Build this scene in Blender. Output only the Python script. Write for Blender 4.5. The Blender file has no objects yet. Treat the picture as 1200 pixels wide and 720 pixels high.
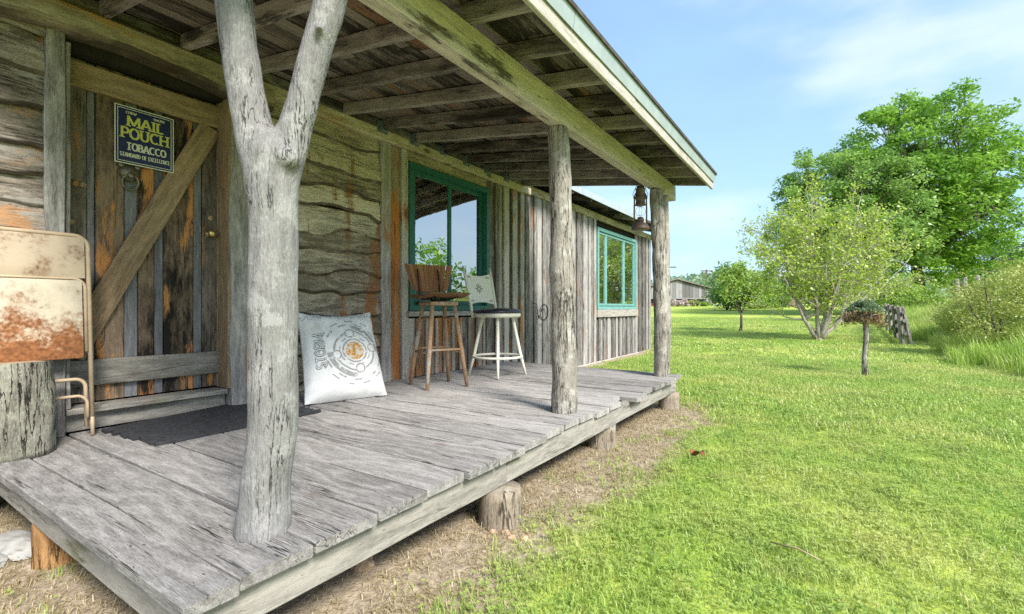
import bpy, bmesh, math, random
import numpy as np
from mathutils import Matrix, Vector, noise as mnoise

rnd = random.Random(7)
nr = np.random.default_rng(11)
R = math.radians
scene = bpy.context.scene
COL = scene.collection

# ------------------------------------------------------------------ camera
F_PX = 566.0
YAW = R(33.3)
HZ = 361.0
ZD = 0.34                      # deck top
ZC = ZD + 0.69                 # camera height above the ground
cam_data = bpy.data.cameras.new('camera')
cam = bpy.data.objects.new('camera', cam_data)
COL.objects.link(cam)
cam.location = (0, 0, ZC)
cam.rotation_euler = (R(90), 0, YAW)
cam_data.sensor_width = 36
cam_data.lens = 36 * F_PX / 1200
cam_data.shift_y = 1.0 / 1200
cam_data.clip_start = 0.05
cam_data.clip_end = 6000
scene.camera = cam

# ------------------------------------------------------------------ world, sun, exposure
SUN_EL, SUN_AZ = R(42), R(114)          # azimuth measured from +Y towards +X
world = bpy.data.worlds.new('World')
scene.world = world
world.use_nodes = True
wt = world.node_tree
wt.nodes.clear()
w_out = wt.nodes.new('ShaderNodeOutputWorld')
w_bg = wt.nodes.new('ShaderNodeBackground')
w_sky = wt.nodes.new('ShaderNodeTexSky')
w_sky.sky_type = 'NISHITA'
w_sky.sun_disc = False
w_sky.sun_elevation = SUN_EL
w_sky.sun_rotation = SUN_AZ
w_sky.altitude = 100
w_sky.air_density = 1.0
w_sky.dust_density = 1.6
w_sky.ozone_density = 1.0
w_tc = wt.nodes.new('ShaderNodeTexCoord')
w_map = wt.nodes.new('ShaderNodeMapping')
w_map.inputs['Scale'].default_value = (1.2, 1.2, 3.2)
w_map.inputs['Location'].default_value = (0.35, 0.1, 0.2)
w_n = wt.nodes.new('ShaderNodeTexNoise')
w_n.inputs['Scale'].default_value = 1.25
w_n.inputs['Detail'].default_value = 4
w_n.inputs['Roughness'].default_value = 0.55
w_r = wt.nodes.new('ShaderNodeMapRange')
w_r.inputs['From Min'].default_value = 0.30
w_r.inputs['From Max'].default_value = 0.75
w_r.inputs['To Min'].default_value = 0.30
w_r.inputs['To Max'].default_value = 0.72
w_mix = wt.nodes.new('ShaderNodeMix')
w_mix.data_type = 'RGBA'
w_mix.inputs['B'].default_value = (2.1, 3.5, 4.9, 1)
wt.links.new(w_tc.outputs['Generated'], w_map.inputs['Vector'])
wt.links.new(w_map.outputs['Vector'], w_n.inputs['Vector'])
wt.links.new(w_n.outputs['Fac'], w_r.inputs['Value'])
wt.links.new(w_r.outputs['Result'], w_mix.inputs['Factor'])
wt.links.new(w_sky.outputs['Color'], w_mix.inputs['A'])
w_n2 = wt.nodes.new('ShaderNodeTexNoise')
w_n2.inputs['Scale'].default_value = 2.1
w_n2.inputs['Detail'].default_value = 5
w_r2 = wt.nodes.new('ShaderNodeMapRange')
w_r2.interpolation_type = 'SMOOTHSTEP'
w_r2.inputs['From Min'].default_value = 0.44
w_r2.inputs['From Max'].default_value = 0.72
w_r2.inputs['To Max'].default_value = 0.62
w_mix2 = wt.nodes.new('ShaderNodeMix')
w_mix2.data_type = 'RGBA'
w_mix2.inputs['B'].default_value = (4.1, 4.5, 4.7, 1)
wt.links.new(w_map.outputs['Vector'], w_n2.inputs['Vector'])
wt.links.new(w_n2.outputs['Fac'], w_r2.inputs['Value'])
wt.links.new(w_r2.outputs['Result'], w_mix2.inputs['Factor'])
wt.links.new(w_mix.outputs['Result'], w_mix2.inputs['A'])
wt.links.new(w_mix2.outputs['Result'], w_bg.inputs['Color'])
w_bg.inputs['Strength'].default_value = 0.12
wt.links.new(w_bg.outputs['Background'], w_out.inputs['Surface'])

sun_d = bpy.data.lights.new('sun', 'SUN')
sun = bpy.data.objects.new('sun', sun_d)
COL.objects.link(sun)
sun_d.energy = 3.4
sun_d.angle = R(17)
sun_d.color = (1.0, 0.95, 0.87)
sdir = Vector((math.sin(SUN_AZ) * math.cos(SUN_EL), math.cos(SUN_AZ) * math.cos(SUN_EL), math.sin(SUN_EL)))
sun.rotation_euler = sdir.to_track_quat('Z', 'Y').to_euler()
sun.location = sdir * 60

vs = scene.view_settings
vs.view_transform = 'Standard'
vs.look = 'None'
vs.gamma = 1
vs.use_curve_mapping = False
scene.cycles.use_denoising = False
scene.cycles.adaptive_threshold = 0.006
vs.exposure = 1.15

# ------------------------------------------------------------------ pixel helpers (directions only)
RGT = Vector((math.cos(YAW), math.sin(YAW), 0))
FWD = Vector((-math.sin(YAW), math.cos(YAW), 0))
CAM = Vector((0, 0, ZC))


def ray(u, v):
    return FWD + RGT * ((u - 600) / F_PX) + Vector((0, 0, -(v - HZ) / F_PX))


def onx(u, v, x):
    d = ray(u, v)
    return CAM + d * (x / d.x)


def onz(u, v, z=ZD):
    d = ray(u, v)
    return CAM + d * ((z - ZC) / d.z)


def att(u, v, t):
    return CAM + ray(u, v) * t


def yx(u, x):
    d = ray(u, HZ)
    return x / d.x * d.y


def ground_z(x, y):
    s = 4.0 * math.log1p(math.exp(min((y - 14) / 4.0, 60)))
    s = min(s, 110)
    z = 0.02 * s
    b = max(0.0, x - 2.6)
    z += 0.55 * (1 - math.exp(-b * 0.16)) * min(1.0, max(0.0, (y - 1) / 6.0))
    return z


def ground_np(x, y):
    s = np.minimum(4.0 * np.log1p(np.exp(np.minimum((y - 14) / 4.0, 60))), 110)
    b = np.maximum(0, x - 2.6)
    return 0.02 * s + 0.55 * (1 - np.exp(-b * 0.16)) * np.clip((y - 1) / 6.0, 0, 1)


def ong(u, v):
    t = 1.0
    for _ in range(4000):
        p = att(u, v, t)
        if p.z <= ground_z(p.x, p.y):
            return p
        t *= 1.003
    return p


# ------------------------------------------------------------------ mesh helpers
class MB:
    def __init__(self):
        self.v = []
        self.f = []

    def quad_strip(self, rings, close=True, cap=True):
        n = len(rings[0])
        b = len(self.v)
        for r in rings:
            self.v.extend([tuple(p) for p in r])
        for i in range(len(rings) - 1):
            for j in range(n if close else n - 1):
                k = (j + 1) % n
                self.f.append((b + i * n + j, b + i * n + k, b + (i + 1) * n + k, b + (i + 1) * n + j))
        if cap:
            self.f.append(tuple(b + j for j in range(n))[::-1])
            self.f.append(tuple(b + (len(rings) - 1) * n + j for j in range(n)))
        return self

    def box(self, lo, hi, M=None, ch=0.0):
        x0, y0, z0 = lo
        x1, y1, z1 = hi
        if ch <= 0:
            ring = lambda x: [Vector((x, y0, z0)), Vector((x, y1, z0)), Vector((x, y1, z1)), Vector((x, y0, z1))]
        else:
            c = min(ch, (y1 - y0) * .45, (z1 - z0) * .45)
            ring = lambda x: [Vector((x, y0 + c, z0)), Vector((x, y1 - c, z0)), Vector((x, y1, z0 + c)), Vector((x, y1, z1 - c)),
                              Vector((x, y1 - c, z1)), Vector((x, y0 + c, z1)), Vector((x, y0, z1 - c)), Vector((x, y0, z0 + c))]
        rr = [ring(x0), ring(x1)]
        if M is not None:
            rr = [[M @ p for p in r] for r in rr]
        return self.quad_strip(rr)

    def bar(self, a, b, w, h, up=(0, 0, 1), ch=0.0):
        a = Vector(a)
        b = Vector(b)
        d = b - a
        M = axes(a, d, Vector(up).cross(d))
        return self.box((0, -w / 2, -h / 2), (d.length, w / 2, h / 2), M, ch)

    def tube(self, pts, rad, n=8, jit=0.0, closed=False, seed=0, lump=0.0):
        pts = [Vector(p) for p in pts]
        if not hasattr(rad, '__len__'):
            rad = [rad] * len(pts)
        rings = []
        prev = None
        m = len(pts)
        for i, p in enumerate(pts):
            if closed:
                d = pts[(i + 1) % m] - pts[(i - 1) % m]
            else:
                d = pts[min(i + 1, m - 1)] - pts[max(i - 1, 0)]
            d.normalize()
            if prev is None:
                a = Vector((0, 0, 1)) if abs(d.z) < .9 else Vector((1, 0, 0))
                x = a.cross(d).normalized()
            else:
                x = (prev - d * prev.dot(d)).normalized()
            y = d.cross(x)
            prev = x
            ring = []
            for j in range(n):
                an = 2 * math.pi * j / n
                r = rad[i]
                q = p + (x * math.cos(an) + y * math.sin(an)) * r
                if lump:
                    r *= 1 + lump * mnoise.noise(q * (1.1 / max(rad[i], .01)) * .45 + Vector((seed * 3.1, 0, 0)))
                if jit:
                    r *= 1 + jit * mnoise.noise(Vector((an * 2.5 + seed, i * .35, seed * 1.7)))
                ring.append(p + (x * math.cos(an) + y * math.sin(an)) * r)
            rings.append(ring)
        if closed:
            rings.append(rings[0])
            return self.quad_strip(rings, True, False)
        return self.quad_strip(rings)

    def lathe(self, prof, n=16, M=None):
        rings = []
        for r, z in prof:
            ring = [Vector((max(r, 1e-4) * math.cos(2 * math.pi * j / n), max(r, 1e-4) * math.sin(2 * math.pi * j / n), z)) for j in range(n)]
            rings.append([M @ p for p in ring] if M is not None else ring)
        return self.quad_strip(rings)

    def mesh(self, name, smooth=False):
        me = bpy.data.meshes.new(name)
        me.from_pydata([tuple(p) for p in self.v], [], self.f)
        if smooth:
            me.polygons.foreach_set('use_smooth', [True] * len(me.polygons))
        me.update()
        return me


def np_mesh(name, verts, k, mat=None, attr=None, smooth=False):
    """verts (n*k,3): n separate k-gons"""
    n = len(verts) // k
    me = bpy.data.meshes.new(name)
    me.vertices.add(n * k)
    me.vertices.foreach_set('co', verts.astype(np.float32).ravel())
    me.loops.add(n * k)
    me.loops.foreach_set('vertex_index', np.arange(n * k, dtype=np.int32))
    me.polygons.add(n)
    me.polygons.foreach_set('loop_start', np.arange(0, n * k, k, dtype=np.int32))
    me.polygons.foreach_set('loop_total', np.full(n, k, dtype=np.int32))
    if attr is not None:
        a = me.attributes.new('rnd', 'FLOAT', 'FACE')
        a.data.foreach_set('value', attr.astype(np.float32))
    me.update(calc_edges=True)
    return me


def axes(o, x, y):
    x = Vector(x).normalized()
    y = Vector(y)
    y = (y - x * y.dot(x)).normalized()
    z = x.cross(y)
    M = Matrix.Identity(4)
    for i in range(3):
        M[i][0], M[i][1], M[i][2], M[i][3] = x[i], y[i], z[i], o[i]
    return M


WM = {}


def add(name, mesh, mat=None, parent=None, M=None, label=None, smooth=None):
    o = bpy.data.objects.new(name, mesh)
    COL.objects.link(o)
    M = M or Matrix.Identity(4)
    if parent is not None:
        o.parent = parent
        o.matrix_basis = WM[parent.name].inverted() @ M
    else:
        o.matrix_basis = M
    WM[o.name] = M.copy()
    if mat is not None and mesh is not None and not mesh.materials:
        mesh.materials.append(mat)
    if label:
        o['label'] = label
    return o


def thing(name, label, cat, loc=(0, 0, 0), rz=0.0, group=None):
    M = Matrix.Translation(Vector(loc)) @ Matrix.Rotation(rz, 4, 'Z')
    o = add(name, None, None, None, M, label)
    o.empty_display_size = .1
    o['category'] = cat
    if group:
        o['group'] = group
    return o


def tag(o, label, cat=None, group=None, kind=None):
    if label:
        o['label'] = label
    if cat:
        o['category'] = cat
    if group:
        o['group'] = group
    if kind:
        o['kind'] = kind
    return o


def part(name, mb, mat, parent, smooth=False, M=None, label=None):
    """mb in parent-local coordinates unless M (world) is given"""
    return add(name, mb.mesh(name, smooth), mat, parent, (M if M is not None else WM[parent.name]), label)


def plank_mesh(name, L, W, T, nseg=10, warp=0.004, edge=0.004, ch=0.004, live=0.0, seed=0, taper=0.0, endjit=0.0):
    """board: length along X, width along Y, thickness along Z, centred in Y and Z, from x=0 to L"""
    rings = []
    for i in range(nseg + 1):
        x = L * i / nseg
        s = Vector((x * 1.3, seed * 7.3, 0))
        wz = warp * mnoise.noise(s + Vector((0, 0, 4)))
        e0 = edge * mnoise.noise(s * 2.2 + Vector((0, 3, 0))) + live * (mnoise.noise(s * 1.5 + Vector((0, 9, 0))) + .38 * mnoise.noise(s * 3.2 + Vector((2, 4, 0))) + .10 * mnoise.noise(s * 11 + Vector((5, 1, 0))))
        e1 = edge * mnoise.noise(s * 2.2 + Vector((0, 6, 0)))
        w = W * (1 - taper * x / max(L, .01))
        y0 = -w / 2 + e0
        y1 = w / 2 + e1
        z0, z1 = -T / 2 + wz, T / 2 + wz
        c = min(ch, T * .4)
        xx = x
        sk = 0
        if endjit and i in (0, nseg):
            sk = endjit * mnoise.noise(Vector((seed * 3.3, i, 2)))
        r = [(xx, y0 + c, z0), (xx, y1 - c, z0), (xx + sk, y1, z0 + c), (xx + sk, y1, z1 - c), (xx + sk, y1 - c, z1), (xx - sk, y0 + c, z1), (xx - sk, y0, z1 - c), (xx - sk, y0, z0 + c)]
        rings.append([Vector(p) for p in r])
    mb = MB()
    mb.quad_strip(rings)
    me = mb.mesh(name)
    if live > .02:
        at = me.attributes.new('bark', 'FLOAT', 'POINT')  # marks the lower edge, coloured dark for bark and the lap's shadow line
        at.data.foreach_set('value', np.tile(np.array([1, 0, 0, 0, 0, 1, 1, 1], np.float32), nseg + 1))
    return me


_ps = [0]


def plank(name, parent, mat, o, ax, wy, L, W, T, label=None, **kw):
    """o = centre of the starting end; ax = length direction; wy = width direction"""
    _ps[0] += 1
    kw.setdefault('seed', _ps[0])
    me = plank_mesh(name, L, W, T, **kw)
    return add(name, me, mat, parent, axes(Vector(o), ax, wy), label)


# ------------------------------------------------------------------ material helpers
class NT:
    def __init__(self, name):
        self.m = bpy.data.materials.new(name)
        self.m.use_nodes = True
        self.t = self.m.node_tree
        self.t.nodes.clear()
        self.out = self.t.nodes.new('ShaderNodeOutputMaterial')

    def n(self, typ, **kw):
        nd = self.t.nodes.new(typ)
        for k, v in kw.items():
            if k.startswith('_'):
                setattr(nd, k[1:], v)
        return nd

    def link(self, a, b):
        self.t.links.new(a, b)

    def val(self, sock, v):
        if hasattr(v, 'is_output') or isinstance(v, bpy.types.NodeSocket):
            self.link(v, sock)
        else:
            sock.default_value = v

    def math(self, op, a, b=0.0, c=None, clamp=False):
        nd = self.n('ShaderNodeMath')
        nd.operation = op
        nd.use_clamp = clamp
        self.val(nd.inputs[0], a)
        self.val(nd.inputs[1], b)
        if c is not None:
            self.val(nd.inputs[2], c)
        return nd.outputs[0]

    def vmath(self, op, a, b=(0, 0, 0)):
        nd = self.n('ShaderNodeVectorMath')
        nd.operation = op
        self.val(nd.inputs[0], a)
        self.val(nd.inputs[1], b)
        return nd.outputs['Value'] if op in ('LENGTH', 'DISTANCE', 'DOT_PRODUCT') else nd.outputs[0]

    def noise(self, vec, scale=1.0, detail=4, rough=.55, dist=0.0):
        nd = self.n('ShaderNodeTexNoise')
        self.link(vec, nd.inputs['Vector'])
        nd.inputs['Scale'].default_value = scale
        nd.inputs['Detail'].default_value = detail
        nd.inputs['Roughness'].default_value = rough
        nd.inputs['Distortion'].default_value = dist
        return nd.outputs['Fac']

    def rng(self, x, a, b, c=0.0, d=1.0, smooth=True):
        nd = self.n('ShaderNodeMapRange')
        if smooth:
            nd.interpolation_type = 'SMOOTHSTEP'
        self.val(nd.inputs['Value'], x)
        nd.inputs['From Min'].default_value = a
        nd.inputs['From Max'].default_value = b
        nd.inputs['To Min'].default_value = c
        nd.inputs['To Max'].default_value = d
        return nd.outputs['Result']

    def mix(self, f, a, b):
        nd = self.n('ShaderNodeMix')
        nd.data_type = 'RGBA'
        self.val(nd.inputs['Factor'], f)
        for s, v in (('A', a), ('B', b)):
            if isinstance(v, (tuple, list)):
                nd.inputs[s].default_value = (*v[:3], 1)
            else:
                self.link(v, nd.inputs[s])
        return nd.outputs['Result']

    def sep(self, vec):
        nd = self.n('ShaderNodeSeparateXYZ')
        self.link(vec, nd.inputs[0])
        return nd.outputs

    def comb(self, x, y, z):
        nd = self.n('ShaderNodeCombineXYZ')
        for i, v in enumerate((x, y, z)):
            self.val(nd.inputs[i], v)
        return nd.outputs[0]

    def bsdf(self, color, rough=.8, bump=None, bstr=.3, bdist=.01, metal=0.0, spec=.3):
        b = self.n('ShaderNodeBsdfPrincipled')
        if isinstance(color, (tuple, list)):
            b.inputs['Base Color'].default_value = (*color[:3], 1)
        else:
            self.link(color, b.inputs['Base Color'])
        self.val(b.inputs['Roughness'], rough)
        self.val(b.inputs['Metallic'], metal)
        b.inputs['Specular IOR Level'].default_value = spec
        if bump is not None:
            bn = self.n('ShaderNodeBump')
            bn.inputs['Strength'].default_value = bstr
            bn.inputs['Distance'].default_value = bdist
            self.link(bump, bn.inputs['Height'])
            self.link(bn.outputs['Normal'], b.inputs['Normal'])
        self.link(b.outputs['BSDF'], self.out.inputs['Surface'])
        return b

    def coords(self, rand=20.0):
        tc = self.n('ShaderNodeTexCoord')
        v = tc.outputs['Object']
        if rand:
            oi = self.n('ShaderNodeObjectInfo')
            r = self.math('MULTIPLY', oi.outputs['Random'], rand)
            v = self.vmath('ADD', v, self.comb(r, self.math('MULTIPLY', r, .37), self.math('MULTIPLY', r, .71)))
            return v, oi.outputs['Random'], tc.outputs['Object']
        return v, None, tc.outputs['Object']


def wood(name, light, dark, stain=None, stain_amt=.5, knots=.5, crack=.6, bump=.5, tone=.25, fine=1.0, knot_col=(.10, .055, .03), pale=None, pale_amt=.5, rough=.85, streak=1.0, blotch=.3, stain_sc=(.75, 3.4), contrast=1.0, speck=.4, bark_shade_edge=False, drip=False):
    """weathered board, grain along local X"""
    t = NT(name)
    v, rd, raw = t.coords()
    warp = t.noise(t.vmath('MULTIPLY', v, (1.0, 3.0, 3.0)), 1.6, 3, .5)
    # knots, only in some cells
    kv = t.n('ShaderNodeTexVoronoi')
    kv.inputs['Scale'].default_value = 1.0
    kv.inputs['Randomness'].default_value = 1.0
    t.link(t.vmath('MULTIPLY', v, (2.6, 6.5, 3.0)), kv.inputs['Vector'])
    kd = kv.outputs['Distance']
    kon = t.rng(t.sep(kv.outputs['Color'])[0], .62, .64)
    kpull = t.math('MULTIPLY', t.rng(kd, 0.0, .5, 1, 0), kon)
    kcore = t.math('MULTIPLY', t.rng(kd, .09, .15, 1, 0), kon)
    kring = t.math('MULTIPLY', t.math('MULTIPLY', t.rng(kd, .10, .30, 1, 0), t.math('MULTIPLY_ADD', t.math('SINE', t.math('MULTIPLY', kd, 95)), .5, .5)), kon)
    s = t.sep(v)
    ph = t.math('ADD', t.math('MULTIPLY', s[1], 75), t.math('MULTIPLY', warp, 34))
    ph = t.math('ADD', ph, t.math('MULTIPLY', s[2], 40))
    ph = t.math('ADD', ph, t.math('MULTIPLY', kpull, 9 * knots))
    ring = t.math('POWER', t.math('MULTIPLY_ADD', t.math('SINE', ph), .5, .5), 2.0)
    bend = t.comb(0, t.math('MULTIPLY', kpull, .05 * knots), 0)
    vb = t.vmath('ADD', v, bend)
    g1 = t.noise(t.vmath('MULTIPLY', vb, (5, 44, 44)), 1.0, 9, .72)
    g2 = t.noise(t.vmath('MULTIPLY', vb, (26 * fine, 260 * fine, 260 * fine)), 1.0, 3, .7)
    g3 = t.noise(t.vmath('MULTIPLY', v, (38, 70, 70)), 1.0, 4, .7)
    blot = t.noise(t.vmath('MULTIPLY', v, (1.5, 3.6, 3.6)), 1.3, 6, .65)
    gr = t.math('ADD', t.math('MULTIPLY', ring, .10), t.math('MULTIPLY', g1, .70 * streak))
    gr = t.math('ADD', gr, t.math('MULTIPLY', g2, .55))
    gr = t.math('ADD', gr, t.math('MULTIPLY', g3, .30))
    gr = t.math('ADD', gr, t.math('MULTIPLY', t.math('SUBTRACT', blot, .5), blotch * 1.3))
    gr = t.math('ADD', gr, t.math('MULTIPLY', t.math('SUBTRACT', rd, .5), tone))
    c = .455 + .35 * streak
    fac = t.rng(gr, c - .27 / contrast, c + .27 / contrast, 0, 1, False)
    col = t.mix(fac, dark, light)
    if pale:
        pm = t.rng(t.math('ADD', t.noise(t.vmath('MULTIPLY', v, (1.2, 5, 5)), 1.9, 6, .65), t.math('MULTIPLY', t.math('SUBTRACT', g2, .5), .3)), .5, .62)
        col = t.mix(t.math('MULTIPLY', pm, pale_amt), col, pale)
    if stain:
        sv = t.vmath('MULTIPLY', v, (stain_sc[0], stain_sc[1], stain_sc[1]))
        if drip:                       # weather streaks running down across the boards
            ge = t.n('ShaderNodeNewGeometry')
            sv = t.vmath('MULTIPLY', ge.outputs['Position'], (1.0, 5.2, .8))
        sn = t.noise(t.vmath('ADD', sv, (3.1, 1.7, .2)), 1.15, 5, .6, .3)
        sn = t.math('ADD', sn, t.math('MULTIPLY', t.math('SUBTRACT', g1, .5), .34))
        sn = t.math('ADD', sn, t.math('MULTIPLY', t.math('SUBTRACT', g2, .5), .16))
        sm = t.rng(t.math('ADD', sn, t.math('MULTIPLY', kpull, .12 * knots)), .66 - .22 * stain_amt, .75 - .22 * stain_amt)
        col = t.mix(t.math('MULTIPLY', sm, .9), col, stain)
        col = t.mix(t.math('MULTIPLY', t.rng(g1, .52, .66, 0, .75), sm), col, tuple(q * .35 for q in stain))
    kc = t.math('MULTIPLY', kcore, knots, clamp=True)
    col = t.mix(t.math('MULTIPLY', kring, .45 * knots), col, tuple(q * .6 for q in dark))
    col = t.mix(kc, col, knot_col)
    # thin broken checks along the grain
    cn = t.noise(t.vmath('MULTIPLY', vb, (.8, 24, 24)), 1.0, 4, .6)
    ck = t.rng(t.math('ABSOLUTE', t.math('SUBTRACT', cn, .5)), .004, .014, crack, 0)
    ck = t.math('MULTIPLY', ck, t.rng(t.noise(t.vmath('MULTIPLY', v, (1.6, 9, 9)), 1.0, 3, .5), .50, .60))
    sp = t.rng(g3, .64, .70, 0, speck)
    ck = t.math('MAXIMUM', ck, sp)
    col = t.mix(ck, col, tuple(q * .16 for q in dark))
    if bark_shade_edge:  # bark remains plus a painted shadow line along the wavy lower edge
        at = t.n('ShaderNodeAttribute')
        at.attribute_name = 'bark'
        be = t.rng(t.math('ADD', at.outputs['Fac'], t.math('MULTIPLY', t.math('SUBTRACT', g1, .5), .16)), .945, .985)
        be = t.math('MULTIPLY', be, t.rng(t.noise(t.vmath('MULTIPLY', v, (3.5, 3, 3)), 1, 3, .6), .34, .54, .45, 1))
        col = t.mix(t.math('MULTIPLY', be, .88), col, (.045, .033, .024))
    h = t.math('SUBTRACT', t.math('ADD', t.math('MULTIPLY', g1, .45), t.math('MULTIPLY', g2, .45)), t.math('MULTIPLY', ck, .9))
    h = t.math('ADD', h, t.math('MULTIPLY', ring, .10))
    t.bsdf(col, rough, h, bump, .008, spec=.2)
    return t.m


def bark(name, light, dark, sc=1.0, bump=.8, lichen=None, fiss=.55, axis='Z', smoothness=0.0):
    t = NT(name)
    v, rd, raw = t.coords()
    n1 = t.noise(t.vmath('MULTIPLY', v, (36 * sc, 36 * sc, 3.6 * sc)), 1, 8, .7, .3)
    n2 = t.noise(t.vmath('MULTIPLY', v, (130 * sc, 130 * sc, 40 * sc)), 1, 4, .7)
    bl = t.noise(v, 5.5, 6, .65)
    f = t.math('ADD', t.math('MULTIPLY', n1, .5), t.math('MULTIPLY', n2, .5))
    f = t.math('ADD', f, t.math('MULTIPLY', t.math('SUBTRACT', bl, .5), .5))
    col = t.mix(t.rng(f, .33, .67, 0, 1, False), dark, light)
    if lichen:
        lm = t.rng(t.math('ADD', t.noise(v, 11, 6, .7), t.math('MULTIPLY', t.math('SUBTRACT', n2, .5), .3)), .53, .60)
        col = t.mix(t.math('MULTIPLY', lm, .6), col, lichen)
    # broken vertical fissures
    cn = t.noise(t.vmath('MULTIPLY', v, (26 * sc, 26 * sc, 2.4 * sc)), 1, 5, .6, .2)
    w = .012 + .03 * (1 - smoothness)
    fs = t.rng(t.math('ABSOLUTE', t.math('SUBTRACT', cn, .5)), w * .25, w, 1, 0)
    msk = t.rng(t.noise(t.vmath('MULTIPLY', v, (7, 7, 2.5)), 1, 4, .6), fiss - .07 + .04 * smoothness, fiss + .05 + .04 * smoothness)
    fs = t.math('MULTIPLY', fs, msk)
    col = t.mix(t.math('MULTIPLY', fs, .85), col, tuple(c * .22 for c in dark))
    h = t.math('SUBTRACT', t.math('ADD', t.math('MULTIPLY', n2, .35), t.math('MULTIPLY', n1, .5)), t.math('MULTIPLY', fs, 1.0))
    t.bsdf(col, .9, h, bump, .014, spec=.15)
    return t.m


def plain(name, col, rough=.6, metal=0.0, var=.25, sc=12.0, bump=.1, spec=.4):
    t = NT(name)
    v, rd, raw = t.coords()
    n1 = t.noise(v, sc, 5, .6)
    c = t.mix(t.rng(n1, .3, .7, 0, 1, False), tuple(x * (1 - var) for x in col), tuple(min(1, x * (1 + var)) for x in col))
    t.bsdf(c, rough, n1, bump, .003, metal, spec)
    return t.m


def rusty(name, paint, rust, amt, low=None):
    """painted steel with rust blooms; low=(z0,z1): rust thickens towards the lower local edge"""
    t = NT(name)
    v, rd, raw = t.coords(0)
    n = t.noise(v, 9, 6, .65)
    n2 = t.noise(v, 55, 4, .6)
    x = t.math('ADD', t.math('MULTIPLY', n, .75), t.math('MULTIPLY', n2, .3))
    if low:
        z = t.sep(raw)[2]
        x = t.math('ADD', x, t.rng(z, low[0], low[1], .34, 0))
    m = t.rng(x, .70 - amt * .2, .92 - amt * .2)
    rc = t.mix(t.rng(n2, .3, .7, 0, 1), rust, tuple(c * .45 for c in rust))
    pc = t.mix(t.rng(n, .35, .7), paint, tuple(c * .78 for c in paint))
    col = t.mix(m, pc, rc)
    t.bsdf(col, t.rng(m, 0, 1, .45, .9), t.math('MULTIPLY', m, n2), .35, .003, 0, .4)
    return t.m


def leafmat(name, a, b, c=None, trans=.38, gloss=.05, use_random=False, dry=None):
    t = NT(name)
    if use_random:
        oi = t.n('ShaderNodeObjectInfo')
        f = oi.outputs['Random']
    else:
        at = t.n('ShaderNodeAttribute')
        at.attribute_name = 'rnd'
        f = at.outputs['Fac']
    col = t.mix(f, a, b)
    if c:
        ge = t.n('ShaderNodeNewGeometry')
        col = t.mix(t.rng(t.noise(ge.outputs['Position'], .55, 4, .6), .42, .66), col, c)
    if dry:
        ge2 = t.n('ShaderNodeNewGeometry')
        dn = t.math('ADD', t.noise(ge2.outputs['Position'], 3.2, 5, .65), t.math('MULTIPLY', t.math('SUBTRACT', f, .5), .30))
        col = t.mix(t.rng(dn, .57, .72, 0, .6), col, dry)
        dk = t.math('ADD', t.noise(t.vmath('ADD', ge2.outputs['Position'], (7, 3, 0)), 2.0, 5, .65), t.math('MULTIPLY', t.math('SUBTRACT', f, .5), .2))
        col = t.mix(t.rng(dk, .55, .70, 0, .6), col, tuple(q * .62 for q in a))
    d = t.n('ShaderNodeBsdfDiffuse')
    tr = t.n('ShaderNodeBsdfTranslucent')
    gl = t.n('ShaderNodeBsdfGlossy')
    gl.inputs['Roughness'].default_value = .45
    t.link(col, d.inputs['Color'])
    t.link(col, tr.inputs['Color'])
    m1 = t.n('ShaderNodeMixShader')
    m1.inputs[0].default_value = trans
    t.link(d.outputs[0], m1.inputs[1])
    t.link(tr.outputs[0], m1.inputs[2])
    m2 = t.n('ShaderNodeMixShader')
    m2.inputs[0].default_value = gloss
    t.link(m1.outputs[0], m2.inputs[1])
    t.link(gl.outputs[0], m2.inputs[2])
    t.link(m2.outputs[0], t.out.inputs['Surface'])
    return t.m


M = {}
M['deck'] = wood('deck_wood', (.47, .447, .43), (.14, .132, .126), knots=.35, crack=.95, bump=.8, tone=.24, blotch=.16, streak=.8, speck=.75, contrast=1.1)
M['rim'] = wood('rim_wood', (.35, .33, .295), (.12, .11, .095), knots=.4, crack=.6, stain=(.18, .175, .11), stain_amt=.2, contrast=1.25)
M['grey'] = wood('grey_wood', (.46, .44, .42), (.12, .11, .105), knots=.9, crack=.7, stain=(.34, .16, .06), stain_amt=.3, contrast=1.25)
M['log'] = wood('log_siding', (.66, .58, .47), (.17, .138, .105), knots=1.0, crack=.5, stain=(.30, .13, .055), stain_amt=.42, drip=True, knot_col=(.26, .12, .05), bump=.9, tone=.4, blotch=.45, streak=.85, contrast=1.2, speck=.4, bark_shade_edge=True)
M['logdark'] = wood('log_siding_dark', (.34, .285, .235), (.035, .028, .023), knots=1.0, crack=.7, stain=(.46, .245, .12), stain_amt=.42, stain_sc=(1.6, 2.6), pale=(.52, .48, .44), pale_amt=.55, bump=1.0, blotch=1.0, knot_col=(.45, .22, .08), contrast=1.2, bark_shade_edge=True)
M['batten'] = wood('barn_board', (.48, .445, .40), (.10, .085, .072), knots=.6, crack=.8, stain=(.40, .17, .055), stain_amt=.45, tone=.5, contrast=1.25)
M['battenorange'] = wood('barn_board_orange', (.40, .33, .26), (.10, .075, .05), knots=.6, crack=.7, stain=(.46, .17, .04), stain_amt=.85, tone=.3)
M['wing'] = wood('wing_board', (.42, .40, .385), (.085, .078, .074), knots=.5, crack=.8, stain=(.32, .15, .07), stain_amt=.3, tone=.4, contrast=1.25)
M['doorbrown'] = wood('door_brown', (.21, .175, .145), (.016, .014, .014), knots=1.0, crack=.7, stain=(.44, .19, .06), stain_amt=.26, knot_col=(.42, .20, .06), blotch=1.2, contrast=1.2)
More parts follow.
